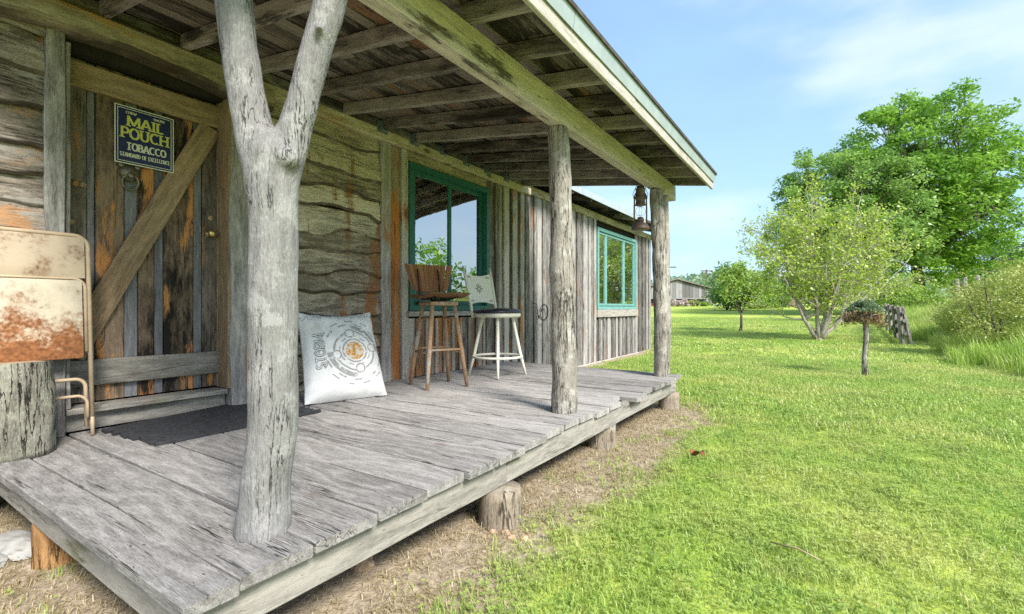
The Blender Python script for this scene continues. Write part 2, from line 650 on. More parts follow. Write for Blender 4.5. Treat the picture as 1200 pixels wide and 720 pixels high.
M['doororange'] = wood('door_orange', (.25, .18, .125), (.018, .015, .013), knots=1.0, crack=.8, stain=(.56, .25, .085), stain_amt=.56, stain_sc=(1.8, 6), knot_col=(.10, .045, .02), blotch=1.3, contrast=1.2)
M['doorgrey'] = wood('door_grey', (.26, .26, .28), (.07, .07, .078), knots=.3, crack=.5)
M['brace'] = wood('brace_wood', (.44, .32, .20), (.14, .095, .058), knots=.6, crack=.4, stain=(.44, .23, .10), stain_amt=.4)
M['plate'] = wood('plate_wood', (.58, .51, .38), (.17, .135, .09), knots=.8, crack=.5, stain=(.40, .24, .10), stain_amt=.3, blotch=.6, bark_shade_edge=True)
M['beam'] = wood('porch_beam_wood', (.74, .655, .65), (.36, .31, .30), knots=.4, crack=.4, stain=(.06, .05, .042), stain_amt=.26)
M['rafter'] = wood('rafter_wood', (.36, .315, .30), (.062, .052, .048), knots=.8, crack=.7, stain=(.04, .034, .03), stain_amt=.4, tone=.35, blotch=.6, contrast=1.2)
M['roofboard'] = wood('roof_board_wood', (.24, .205, .18), (.034, .028, .024), knots=.5, crack=.6, stain=(.27, .15, .09), stain_amt=.36, tone=.8, pale=(.40, .36, .32), pale_amt=.35, contrast=1.2)
M['fascia'] = wood('fascia_wood', (.56, .52, .48), (.26, .235, .21), knots=.4, crack=.5, stain=(.20, .20, .10), stain_amt=.2)
M['driftwood'] = bark('driftwood', (.33, .322, .318), (.145, .14, .137), 1.5, .9, (.36, .352, .348), .52, smoothness=.84)
M['postbark'] = bark('post_bark', (.40, .375, .34), (.17, .15, .125), 1.2, 1.0, (.46, .45, .41), .52, smoothness=.4)
M['stumpbark'] = bark('stump_bark', (.38, .37, .31), (.11, .10, .08), 1.2, 1.3, (.33, .34, .26), .50, smoothness=.5)
M['pier'] = bark('pier_log', (.38, .33, .26), (.16, .125, .09), 1.0, .8, (.30, .29, .24), .55)
M['pierwarm'] = bark('pier_log_warm', (.46, .27, .12), (.22, .11, .045), 1.2, .8, None, .55)
M['endgrain'] = plain('end_grain', (.36, .27, .18), .9, 0, .4, 30, .4, .2)
M['core'] = plain('dark_sheathing', (.03, .026, .022), .95, 0, .3, 6, .1, .1)
M['teal'] = plain('teal_paint', (.024, .125, .108), .5, 0, .2, 18, .1, .4)
M['tealpale'] = plain('teal_paint_faded', (.15, .33, .305), .6, 0, .22, 18, .1, .4)
M['shingle'] = plain('shingle', (.07, .065, .06), .95, 0, .4, 20, .5, .2)
M['drip'] = plain('drip_edge_metal', (.40, .45, .43), .45, .35, .12, 9, .05, .5)
M['flash'] = plain('flashing_metal', (.50, .55, .62), .4, .4, .15, 9, .05, .5)
M['galv'] = plain('galvanised_steel', (.22, .26, .28), .5, .6, .25, 30, .1, .5)
M['brass'] = plain('brass', (.52, .40, .18), .3, .9, .2, 30, .05, .5)
M['bronze'] = plain('aged_bronze', (.20, .18, .13), .5, .7, .35, 40, .2, .5)
M['chairpaint'] = rusty('chair_panel_paint', (.54, .47, .36), (.30, .12, .045), .66, (-.42, -.08))
M['chairback'] = rusty('chair_back_paint', (.46, .37, .27), (.30, .14, .065), 1.0)
M['chairtube'] = rusty('chair_tube_paint', (.50, .38, .26), (.27, .12, .06), .6)
M['rustlantern'] = rusty('lantern_rust', (.13, .092, .08), (.15, .08, .055), .8)
M['mat'] = plain('black_rubber', (.028, .029, .033), .45, 0, .4, 40, .3, .5)
M['walnut'] = wood('stool_slat_wood', (.40, .20, .10), (.17, .075, .035), knots=.1, crack=.25, bump=.25, fine=1.2)
M['walnutdark'] = wood('stool_seat_wood', (.26, .14, .08), (.09, .045, .025), knots=.1, crack=.25, bump=.25)
M['oak'] = wood('stool_leg_wood', (.46, .31, .19), (.22, .13, .075), knots=.1, crack=.25, bump=.25, stain=(.42, .38, .33), stain_amt=.5)
M['iron'] = plain('black_iron', (.02, .02, .02), .5, .5, .2, 20, .1, .4)
M['whitepaint'] = plain('cream_paint', (.72, .70, .60), .45, 0, .06, 10, .05, .4)
M['vinyl'] = plain('navy_vinyl', (.025, .027, .04), .35, 0, .2, 10, .05, .5)
M['stone'] = plain('pale_stone', (.30, .295, .28), .9, 0, .3, 14, .6, .2)
M['stonewarm'] = plain('warm_stone', (.42, .30, .20), .9, 0, .3, 14, .6, .2)
M['wire'] = plain('black_wire', (.025, .025, .027), .5, 0, .1, 9, .0, .3)
M['treebark'] = bark('tree_bark', (.20, .17, .14), (.07, .055, .045), .25, .8, None, .5)
M['palebark'] = bark('pale_tree_bark', (.50, .46, .42), (.24, .20, .18), .5, .6, (.40, .38, .33), .56)
M['fencewood'] = bark('fence_wood', (.38, .36, .33), (.16, .14, .12), .8, .8, None, .52)
M['barnboard'] = wood('far_barn_board', (.32, .315, .33), (.13, .125, .13), knots=.1, crack=.4, stain=(.26, .18, .14), stain_amt=.4, tone=.6)
M['barnroof'] = plain('barn_roof_tin', (.20, .17, .155), .6, .3, .3, 3, .1, .4)
M['barnred'] = plain('barn_red', (.25, .05, .05), .8, 0, .3, 3, .1, .2)
M['shedwall'] = wood('shed_board', (.30, .24, .19), (.14, .10, .08), knots=.2, crack=.4)

M['leaf_maple'] = leafmat('maple_leaf', (.125, .29, .035), (.34, .55, .08), trans=.5)
M['leaf_silver'] = leafmat('silver_leaf', (.14, .285, .055), (.35, .52, .13), trans=.5)
M['leaf_yellow'] = leafmat('spring_leaf', (.28, .43, .05), (.55, .63, .11), trans=.5)
M['leaf_young'] = leafmat('young_leaf', (0.2, 0.35, 0.045), (0.42, 0.56, 0.11), trans=.45)
M['leaf_bush'] = leafmat('bush_leaf', (0.22, 0.31, 0.05), (0.48, 0.5, 0.14), trans=.45)
M['leaf_far'] = leafmat('far_leaf', (0.15, 0.28, 0.07), (0.3, 0.45, 0.14), trans=.45)
M['leaf_hill_hazed'] = leafmat('hill_leaf_hazed', (0.22, 0.33, 0.19), (0.34, 0.44, 0.28), trans=.45)  # leaf colour paled, with the haze of distance painted in
M['leaf_dark'] = leafmat('conifer_leaf', (0.07, 0.13, 0.085), (0.15, 0.22, 0.13), trans=.45)
M['leaf_brown'] = leafmat('browned_leaf', (.18, .10, .05), (.40, .28, .15), trans=.35)
M['leaf_greytop'] = leafmat('grey_green_leaf', (.11, .18, .09), (.25, .33, .17), trans=.35)
M['petal'] = leafmat('petal', (.55, .40, .42), (.65, .62, .55), trans=.3)
M['grass'] = leafmat('grass_blade', (.27, .425, .085), (.47, .58, .14), (.53, .575, .18), trans=.45, use_random=True, dry=(.52, .47, .20))
M['tallgrass'] = leafmat('tall_grass_blade', (.24, .40, .05), (.42, .56, .10), (.46, .50, .14), trans=.4, use_random=True)
M['drygrass'] = leafmat('dry_grass_blade', (.30, .235, .12), (.48, .40, .24), trans=.3, use_random=True)


def ground_material():
    t = NT('lawn_ground')
    ge = t.n('ShaderNodeNewGeometry')
    p = ge.outputs['Position']
    s = t.sep(p)
    big = t.noise(p, .35, 5, .6)
    mid = t.noise(p, 2.2, 5, .6)
    fin = t.noise(p, 22, 5, .7)
    g = t.mix(t.rng(fin, .3, .7, 0, 1, False), (.165, .27, .035), (.37, .46, .08))
    g = t.mix(t.rng(t.math('ADD', t.math('MULTIPLY', big, .6), t.math('MULTIPLY', mid, .4)), .42, .62), g, (.44, .495, .11))
    # bare, strawy soil along the porch
    d = t.mix(t.rng(fin, .3, .7, 0, 1, False), (.20, .155, .11), (.50, .42, .31))
    d = t.mix(t.rng(t.noise(p, 7, 5, .7), .5, .7), d, (.30, .25, .19))
    e = t.math('ADD', s[0], t.math('MULTIPLY', t.math('SUBTRACT', t.noise(p, 1.6, 5, .65), .5), .9))
    front = t.rng(e, -1.06, -.74, 1, 0)
    far = t.rng(s[1], 4.9, 5.9, 1, 0)
    wing = t.rng(e, -3.5, -3.0, 1, 0)
    dm = t.math('MAXIMUM', t.math('MULTIPLY', front, far), t.math('MULTIPLY', wing, t.rng(s[1], 10.5, 12.2, 1, 0)))
    col = t.mix(dm, g, d)
    t.bsdf(col, .95, t.math('ADD', t.math('MULTIPLY', fin, .7), mid), .8, .03, 0, .1)
    return t.m


M['ground'] = ground_material()

# ------------------------------------------------------------------ ground
def spaced(lo, hi, dense_lo, dense_hi, step, grow):
    a = list(np.arange(dense_lo, dense_hi + 1e-6, step))
    s = step
    x = dense_hi
    while x < hi:
        s *= grow
        x += s
        a.append(min(x, hi))
    s = step
    x = dense_lo
    while x > lo:
        s *= grow
        x -= s
        a.insert(0, max(x, lo))
    return np.array(a)


gx = spaced(-1500, 1500, -4.5, 5.0, .16, 1.13)
gy = spaced(-400, 2500, -1.0, 9.0, .16, 1.10)
GX, GY = np.meshgrid(gx, gy)
GZ = ground_np(GX, GY)
for i in range(GX.shape[0]):
    for j in range(GX.shape[1]):
        if abs(GX[i, j]) < 14 and -3 < GY[i, j] < 40:
            GZ[i, j] += .022 * mnoise.noise(Vector((GX[i, j] * 1.1, GY[i, j] * 1.1, 0))) + .010 * mnoise.noise(Vector((GX[i, j] * 4, GY[i, j] * 4, 3)))
mbg = bpy.data.meshes.new('ground')
nyy, nxx = GX.shape
vv = np.stack([GX.ravel(), GY.ravel(), GZ.ravel()], 1)
idx = np.arange(nyy * nxx).reshape(nyy, nxx)
ff = np.stack([idx[:-1, :-1].ravel(), idx[:-1, 1:].ravel(), idx[1:, 1:].ravel(), idx[1:, :-1].ravel()], 1)
mbg.from_pydata(vv.tolist(), [], ff.tolist())
mbg.polygons.foreach_set('use_smooth', [True] * len(mbg.polygons))
g_ob = add('ground', mbg, M['ground'])
g_ob['kind'] = 'structure'
g_ob['label'] = 'mown lawn with a strip of bare strawy soil along the porch'

# far hill
hv, hf = [], []
hb = att(815, 361, 420)
mbh = MB()
rows = []
for i in range(13):
    a = i / 12
    rows.append([Vector((hb.x - 330 + 900 * j / 40, hb.y + 240 * (a - .5) + 40, 1.0 + 25 * math.sin(math.pi * a) ** .8 * math.exp(-((j - 14.5) / 15.0) ** 2) * (1 + .12 * math.sin(j * .9)))) for j in range(41)])
mbh.quad_strip(rows, False, False)
hill = add('hill', mbh.mesh('hill', True), M['leaf_hill_hazed'] and plain('hill_ground', (.12, .19, .08), .95, 0, .3, .05, .1, .1))
hill['kind'] = 'structure'

# ------------------------------------------------------------------ glass
def glass_material(refl=.55):
    t = NT('window_glass')
    g = t.n('ShaderNodeBsdfGlossy')
    g.inputs['Roughness'].default_value = .005
    g.inputs['Color'].default_value = (.90, .94, .97, 1)
    tc = t.n('ShaderNodeTexCoord')
    bn = t.n('ShaderNodeBump')
    bn.inputs['Strength'].default_value = .12
    bn.inputs['Distance'].default_value = .01
    t.link(t.noise(tc.outputs['Object'], 3.0, 2, .5), bn.inputs['Height'])
    t.link(bn.outputs['Normal'], g.inputs['Normal'])
    tr = t.n('ShaderNodeBsdfTransparent')
    tr.inputs['Color'].default_value = (.75, .80, .80, 1)
    fr = t.n('ShaderNodeFresnel')
    fr.inputs['IOR'].default_value = 1.9
    mx = t.n('ShaderNodeMixShader')
    t.link(t.math('ADD', fr.outputs[0], refl - .12, clamp=True), mx.inputs[0])
    t.link(tr.outputs[0], mx.inputs[1])
    t.link(g.outputs[0], mx.inputs[2])
    t.link(mx.outputs[0], t.out.inputs['Surface'])
    return t.m


M['glass'] = glass_material()

XW = -3.46          # front of the cabin's wall boards
XD = -3.60          # front of the door planks
CW_Y0, CW_Y1 = -1.2, 5.66
X_UP, Y_UP, Z_UP = Vector((1, 0, 0)), Vector((0, 1, 0)), Vector((0, 0, 1))


def vplank(name, parent, mat, y0, y1, z0, z1, xf, T, **kw):
    return plank(name, parent, mat, (xf - T / 2, (y0 + y1) / 2, z0), Z_UP, Y_UP, z1 - z0, y1 - y0, T, **kw)


def hplank(name, parent, mat, y0, y1, z0, z1, xf, T, tilt=0.0, **kw):
    return plank(name, parent, mat, (xf - T / 2, y0, (z0 + z1) / 2), Y_UP, Vector((-tilt, 0, 1)), y1 - y0, z1 - z0, T, **kw)


# ------------------------------------------------------------------ cabin
cabin = thing('log_cabin', 'weathered wooden cabin with wavy log siding, plank door and teal window', 'cabin', (-5.5, 2.2, 0))
DY0, DY1 = yx(74, XD), yx(257, XD)            # door leaf
wY0, wY1, wZ0, wZ1 = 3.405, 4.735, 1.0, 2.465  # window outer
mb = MB()
Xc0, Xc1 = -3.66, -3.515
for (a, b, z0, z1) in ((CW_Y0, DY0 - .02, .05, 2.74), (DY0 - .02, DY1 + .02, 2.46, 2.74), (DY1 + .02, wY0 + .04, .05, 2.74),
                       (wY0 + .04, wY1 - .04, .05, wZ0 + .03), (wY0 + .04, wY1 - .04, wZ1 - .03, 2.74), (wY1 - .04, CW_Y1, .05, 2.74)):
    mb.box((Xc0, a, z0), (Xc1, b, z1))
mb.box((-8.0, CW_Y0, .05), (-3.66, CW_Y0 + .12, 2.9))
mb.box((-8.0, CW_Y1 - .12, .05), (-3.66, CW_Y1, 2.9))
mb.box((-8.0, CW_Y0 + .12, .05), (-7.88, CW_Y1 - .12, 2.9))
mb.box((-7.88, CW_Y0 + .12, .05), (-3.66, CW_Y1 - .12, .3))
wall = part('wall', mb, M['core'], cabin, M=Matrix.Identity(4))

# wavy horizontal siding, right of the door
def siding(y0, y1, z0, z1, h, mat, live, seed0):
    z = z0
    k = 0
    rr = random.Random(seed0)
    while z < z1 - .04:
        hh = h * rr.uniform(.74, 1.28)
        top = min(z + hh, z1)
        hplank('siding_board', wall, mat, y0, y1, z - .03, top + .02, XW + rr.uniform(-.006, .010), .030, tilt=.17, nseg=34, live=live * rr.uniform(.6, 1.25), edge=.006, warp=.006, ch=.012)
        z = top
        k += 1


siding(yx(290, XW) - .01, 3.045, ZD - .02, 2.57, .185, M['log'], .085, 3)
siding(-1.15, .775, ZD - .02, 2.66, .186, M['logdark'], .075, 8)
# trim beside the door
vplank('corner_board', wall, M['grey'], .772, .852, ZD + .002, 2.60, XW + .03, .09, nseg=16, edge=.008, live=.006)
vplank('door_post', wall, M['grey'], 1.712, 1.85, ZD + .002, 2.478, XW + .035, .12, nseg=20, edge=.01, live=.01)
vplank('jamb', wall, M['brace'], DY1 + .006, 1.698, ZD + .14, 2.47, XW + .02, .15)
vplank('jamb', wall, M['grey'], .858, DY0 - .005, ZD + .14, 2.47, XW + .01, .14)
# plate beams over the wall
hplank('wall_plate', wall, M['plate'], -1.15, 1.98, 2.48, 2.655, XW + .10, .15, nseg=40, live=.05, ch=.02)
hplank('wall_plate', wall, M['plate'], 1.985, CW_Y1, 2.575, 2.665, XW + .055, .07, nseg=24, live=.006)
# threshold and step
hplank('threshold', wall, M['rim'], .862, 1.700, ZD + .102, ZD + .135, XW + .01, .16)
hplank('step', wall, M['rim'], .855, 1.79 - .085, ZD + .003, ZD + .100, -3.50, .07)

# door
mb = MB()
mb.box((XD - .055, DY0, ZD + .14), (XD - .034, DY1, 2.458))
door = part('door', mb, M['core'], cabin, M=Matrix.Identity(4), label='dark plank door with diagonal brace')
us = [74, 102, 112, 146, 162, 181, 192, 227, 237, 257]
ms = ['doorbrown', 'doorgrey', 'doororange', 'doorgrey', 'doororange', 'doorgrey', 'doororange', 'doorgrey', 'doorbrown']
for i in range(9):
    a, b = yx(us[i], XD), yx(us[i + 1], XD)
    vplank('plank', door, M[ms[i]], a + .002, b - .002, ZD + .145, 2.455, XD - (.006 if ms[i] == 'doorgrey' else 0) + rnd.uniform(-.003, .003), .026, nseg=8, edge=.002)
hplank('batten', door, M['brace'], DY0 + .01, DY1 - .012, 2.285, 2.435, XD + .031, .03, nseg=10)
hplank('batten', door, M['rim'], DY0 + .01, DY1 - .012, .578, .728, XD + .031, .03, nseg=10)
b0 = Vector((XD + .016, .905, .755))
b1 = Vector((XD + .016, DY1 - .07, 2.275))
plank('brace', door, M['brace'], b0, b1 - b0, Vector((0, 1, -.55)), (b1 - b0).length, .135, .03, nseg=12)
mb = MB()
kp = onx(248, 274, XD + .04)
Mk = axes(Vector((XD + .002, kp.y, kp.z)), Y_UP, Z_UP)
mb.lathe([(.026, 0), (.026, .006), (.011, .010), (.011, .028), (.024, .036), (.029, .050), (.024, .064), (.008, .070), (0, .070)], 18, Mk)
part('door_knob', mb, M['brass'], door, True, M=Matrix.Identity(4))
# lion-head style knocker with ring
kc = onx(152, 203, XD + .02)
mb = MB()
Mk = axes(Vector((XD + .002, kc.y, kc.z)), Y_UP, Z_UP)
mb.lathe([(.052, 0), (.054, .008), (.046, .018), (.034, .030), (.018, .040), (0, .042)], 16, Mk)
for s in (-1, 1):
    mb.lathe([(.018, 0), (.018, .014), (.008, .022), (0, .022)], 10, axes(Vector((XD + .004, kc.y + s * .042, kc.z + .042)), Y_UP, Z_UP))
mb.lathe([(.02, .0), (.02, .03), (.010, .040), (0, .040)], 10, axes(Vector((XD + .016, kc.y, kc.z - .018)), Y_UP, Z_UP))
kn = part('door_knocker', mb, M['bronze'], door, True, M=Matrix.Identity(4))
mb = MB()
mb.tube([(XD + .03 + .008 * math.cos(a), kc.y + .042 * math.sin(a), kc.z - .058 + .044 * math.cos(a)) for a in np.linspace(0, 2 * math.pi, 24, endpoint=False)], .007, 6, closed=True)
# the ring is part of the knocker mesh's family, still under the door
part('knocker_ring', mb, M['bronze'], door, True, M=Matrix.Identity(4))
for uu, vv_ in ((88, 215), (97, 217), (83, 260), (247, 256)):
    mb = MB()
    p = onx(uu, vv_, XD)
    mb.lathe([(.020, 0), (.018, .006), (.006, .008), (0, .008)], 10, axes(Vector((XD + .0, p.y, p.z)), Y_UP, Z_UP))
    part('knot_plug', mb, M['brace'], door, True, M=Matrix.Identity(4))

# board and batten right of the log siding
vplank('corner_board', wall, M['grey'], 3.052, 3.170, ZD + .002, 2.57, XW + .02, .05, nseg=14)
vplank('wall_board', wall, M['battenorange'], 3.176, 3.312, ZD + .002, 2.57, XW - .012, .03, nseg=10)
vplank('wall_board', wall, M['batten'], 3.318, wY0 - .004, ZD + .002, 2.57, XW + .012, .045, nseg=10)
y = wY0
rb = random.Random(21)
below = []
while y < wY1 - .02:                     # short boards under the window
    w = min(rb.uniform(.115, .16), wY1 - y)
    below.append(y)
    vplank('wall_board', wall, M['battenorange' if rb.random() < .55 else 'batten'], y + .004, y + w - .004, ZD + .002, wZ0 - .075, XW - .012 + rb.uniform(-.004, .004), .03, nseg=6)
    y += w
for yb in below[1:]:
    vplank('batten', wall, M['batten'], yb - .021, yb + .021, ZD + .004, wZ0 - .08, XW + .015, .022, nseg=6)
hplank('wall_board', wall, M['plate'], wY0 - .02, wY1 + .03, wZ1 + .012, 2.572, XW + .012, .04, nseg=10)
y = wY1 + .006
seams = []
while y < CW_Y1 - .05:
    w = min(rb.uniform(.17, .24), CW_Y1 - y)
    seams.append(y)
    vplank('wall_board', wall, M['batten'], y + .004, y + w - .004, .12, 2.571, XW - .014 + rb.uniform(-.004, .004), .03, nseg=12, edge=.006)
    y += w
seams.append(CW_Y1 - .03)
for yb in seams:
    hw = rb.uniform(.035, .055)
    vplank('batten', wall, M['batten'], yb - hw, yb + hw, .12, 2.569, XW + .018, .026, nseg=12, edge=.006, live=.004)

# main window
def frame_boxes(mb, x0, x1, a, b, z0, z1, w):
    mb.box((x0, a, z0), (x1, a + w, z1), None, .004)
    mb.box((x0, b - w, z0), (x1, b, z1), None, .004)
    mb.box((x0 + .0015, a + w, z1 - w), (x1 - .0015, b - w, z1), None, .004)
    mb.box((x0 + .0015, a + w, z0), (x1 - .0015, b - w, z0 + w), None, .004)


mb = MB()
frame_boxes(mb, XW - .08, XW + .028, wY0, wY1, wZ0, wZ1, .055)
win = part('window', mb, M['teal'], cabin, M=Matrix.Identity(4))
ym = yx(528, XW)
for (a, b, x) in ((wY0 + .058, ym + .022, XW - .02), (ym - .022, wY1 - .058, XW - .055)):
    mb = MB()
    frame_boxes(mb, x - .014, x + .014, a, b, wZ0 + .058, wZ1 - .058, .048)
    part('sash', mb, M['teal'], win, M=Matrix.Identity(4))
    mb = MB()
    mb.box((x - .003, a + .046, wZ0 + .104), (x + .003, b - .046, wZ1 - .104))
    part('pane', mb, M['glass'], win, M=Matrix.Identity(4))
hplank('sill', win, M['grey'], wY0 - .03, wY1 + .04, wZ0 - .055, wZ0 - .004, XW + .05, .10, nseg=8)
mb = MB()
mb.box((XW + .026, wY0 + .09, wZ0 + .07), (XW + .05, wY0 + .17, wZ0 + .095), None, .005)
part('latch', mb, M['iron'], win, M=Matrix.Identity(4))

# main roof over the cabin body
mb = MB()
xs = [(-3.30, 2.98), (-5.75, 4.05), (-8.25, 2.95)]
for i in range(2):
    (xa, za), (xb, zb) = xs[i], xs[i + 1]
    mb.quad_strip([[Vector((xa, yy, za)), Vector((xb, yy, zb)), Vector((xb, yy, zb + .07)), Vector((xa, yy, za + .07))] for yy in (CW_Y0 - .3, CW_Y1 + .05)])
for yy in (CW_Y0 + .01, CW_Y1 - .04):
    mb.quad_strip([[Vector((-3.52, y2, 2.74)), Vector((-5.75, y2, 4.03)), Vector((-7.98, y2, 2.9))] for y2 in (yy, yy + .03)])
part('roof', mb, M['shingle'], cabin, M=Matrix.Identity(4))

# ------------------------------------------------------------------ wing beyond the porch
XE = -3.60
EY0, EY1 = CW_Y1 + .004, 11.54
wing = thing('cabin_wing', 'low grey board-and-batten wing beyond the porch with a three-light window', 'building', (-5.3, 8.6, 0))
eY0, eY1, eZ0, eZ1 = 8.33, 10.47, 1.0, 2.53
mb = MB()
for (a, b, z0, z1) in ((EY0, eY0 + .04, -.05, 2.80), (eY0 + .04, eY1 - .04, -.05, eZ0 + .03), (eY0 + .04, eY1 - .04, eZ1 - .03, 2.80), (eY1 - .04, EY1, -.05, 2.80)):
    mb.box((XE - .18, a, z0), (XE - .055, b, z1))
mb.box((-7.2, EY1 - .12, -.05), (XE - .18, EY1, 2.80))
mb.box((-7.2, EY0, -.05), (-7.08, EY1 - .12, 3.4))
mb.box((-7.08, EY0, -.05), (XE - .18, EY1 - .12, .1))
ewall = part('wall', mb, M['core'], wing, M=Matrix.Identity(4))
y = EY0 + .002
seams = []
while y < EY1 - .03:
    w = min(rb.uniform(.19, .27), EY1 - y)
    seams.append(y)
    if y + w > eY0 and y < eY1:
        vplank('wall_board', ewall, M['wing'], y + .004, y + w - .004, .04, eZ0 - .15, XE - .014 + rb.uniform(-.004, .004), .03, nseg=4)
    else:
        vplank('wall_board', ewall, M['wing'], y + .004, y + w - .004, .04, 2.66, XE - .014 + rb.uniform(-.004, .004), .03, nseg=8)
    y += w
seams.append(EY1 - .04)
for yb in seams:
    z1 = eZ0 - .152 if eY0 - .05 < yb < eY1 + .05 else 2.658
    vplank('batten', ewall, M['wing'], yb - .04, yb + .04, .04, z1, XE + .016, .024, nseg=8, edge=.005)
hplank('wall_plate', ewall, M['plate'], EY0 + .01, EY1 - .002, 2.662, 2.775, XE + .03, .05, nseg=20, live=.01)
hplank('sill_board', ewall, M['fascia'], EY0 + .3, EY1 - .002, .0, .038, XE + .03, .03, nseg=16, live=.01)
mb = MB()
frame_boxes(mb, XE - .08, XE + .03, eY0, eY1, eZ0, eZ1, .06)
ewin = part('window', mb, M['tealpale'], wing, M=Matrix.Identity(4))
m1, m2 = yx(710, XE), yx(731, XE)
for (a, b) in ((eY0 + .072, m1), (m1 + .002, m2), (m2 + .002, eY1 - .072)):
    mb = MB()
    frame_boxes(mb, XE - .035, XE + .005, a, b, eZ0 + .072, eZ1 - .072, .042)
    part('sash', mb, M['tealpale'], ewin, M=Matrix.Identity(4))
    mb = MB()
    mb.box((XE - .02, a + .040, eZ0 + .112), (XE - .014, b - .040, eZ1 - .112))
    part('pane', mb, M['glass'], ewin, M=Matrix.Identity(4))
hplank('sill', ewin, M['fascia'], eY0 - .05, eY1 + .05, eZ0 - .145, eZ0 - .004, XE + .05, .09, nseg=8)
# its shed roof
mb = MB()
ez, ex = 2.86, -3.24
mb.quad_strip([[Vector((ex, yy, ez)), Vector((-7.5, yy, ez + .9)), Vector((-7.5, yy, ez + .95)), Vector((ex, yy, ez + .05))] for yy in (EY0 + .06, EY1 + .25)])
eroof = part('roof', mb, M['shingle'], wing, M=Matrix.Identity(4))
y = EY0 + .07
k = 0
while y < EY1 + .1:
    w = 1.55 if k else 1.2
    w = min(w, EY1 + .24 - y)
    if k != 3:
        hplank('flashing', eroof, M['flash'], y + .004, y + w - .004, ez - .055, ez + .048, ex + .012, .008, nseg=4)
    y += w
    k += 1
for i in range(9):
    yy = EY0 + .3 + i * .68
    plank('rafter_tail', eroof, M['rafter'], (ex - .01, yy, ez - .045), Vector((-1, 0, .21)), Y_UP, .42, .04, .085, nseg=3)

# ------------------------------------------------------------------ porch
porch = thing('porch', 'covered porch with weathered plank deck, tree-trunk posts and open rafter roof', 'porch', (-2.3, 2.8, 0))
DX0, DX1 = -3.47, -1.27
mb = MB()
RT = ZD - .037                      # top of the framing
RB = RT - .125
for jy in (1.2, 1.9, 2.6, 3.3, 4.0, 4.6):
    mb.box((DX0 + .02, jy - .02, RB + .01), (DX1 - .09, jy + .02, RT - .002))
mb.box((DX0 - .02, .62, RB), (DX0 + .02, 5.02, RT - .003))
deck = part('deck_frame', mb, M['rim'], porch, M=Matrix.Identity(4))
ysplit = yx(593, -1.31)
plank('rim_beam', deck, M['rim'], (-1.33, .552, (RT + RB) / 2), Y_UP, Z_UP, ysplit - .552 - .002, .125, .045, nseg=14, edge=.003)
plank('rim_beam', deck, M['rim'], (-1.33, ysplit + .002, (RT + RB) / 2), Y_UP, Z_UP, 5.04 - ysplit, .125, .045, nseg=14, edge=.003)
plank('rim_beam', deck, M['rim'], (-1.354, .575, (RT + RB) / 2), -X_UP, Z_UP, 2.1, .125, .045, nseg=14, edge=.003)
plank('rim_beam', deck, M['rim'], (-1.354, 5.02, (RT + RB) / 2), -X_UP, Z_UP, 2.1, .125, .045, nseg=10, edge=.003)
sy = [.50, .645, .87, 1.11, 1.35, 1.59, 1.82, 2.05, 2.28, 2.52, 2.73, 2.96, 3.20, 3.42, 3.64, 3.90, 4.17, 4.50, 4.83, 5.13]
rd_ = random.Random(5)
for i in range(len(sy) - 1):
    a, b = sy[i], sy[i + 1]
    far = sy[i] > 2.2
    xf = DX1 + (rd_.uniform(-.035, .03) if far else rd_.uniform(-.012, .012))
    gap = rd_.uniform(.009, .014) + (rd_.choice([0, .004, .014]) if far else 0)
    zt = ZD + (rd_.uniform(-.004, .008) if far else rd_.uniform(-.003, .003))
    if i == 13:
        xf -= .10
    L = xf - DX0 + (.02 if i == 0 else 0)
    skew = rd_.uniform(-.006, .006)
    plank('plank', deck, M['deck'], (DX0, (a + b) / 2, zt - .018), Vector((1, skew / 2, 0)), Y_UP, L, b - a - gap, .036, nseg=22, edge=.006, live=(.010 if i == 0 else .003), warp=(.012 if far else .005), endjit=.02)

# piers
def log_round(mb, c, r, z0, z1, seed, n=18, lump=.12, flare=1.06):
    pts = []
    rad = []
    for i in range(6):
        a = i / 5
        pts.append((c[0], c[1], z0 + (z1 - z0) * a))
        rad.append(r * (flare + (1 - flare) * a))
    mb.tube(pts, rad, n, jit=lump, seed=seed)


for k, (px, py, r, hgt, mt) in enumerate(((-1.315, 1.90, .098, RB - .004, 'pier'), (-1.40, 3.34, .10, RB - .004, 'pier'), (-1.36, 4.96, .10, RB - .004, 'pier'), (-2.62, .64, .085, RB - .004, 'pierwarm'), (-1.62, .70, .10, RB - .004, 'pier'))):
    mb = MB()
    log_round(mb, (px, py), r, -.05, hgt, k + 1)
    part('pier', mb, M[mt], porch, True, M=Matrix.Identity(4))

# tree-trunk posts
def fork_knots(mb):
    for (u, v, rr_, ln_) in ((337, 184, .026, .0), (374, 32, .010, .02), (300, 330, .012, .01)):
        a = att(u, v, T1 - .01)
        b = att(u, v, T1 - .071 - ln_ * .3)
        mb.tube([a, a.lerp(b, .7), b], [rr_ * 1.6, rr_ * 1.3, rr_ * .95], 12, jit=.3, seed=int(u))


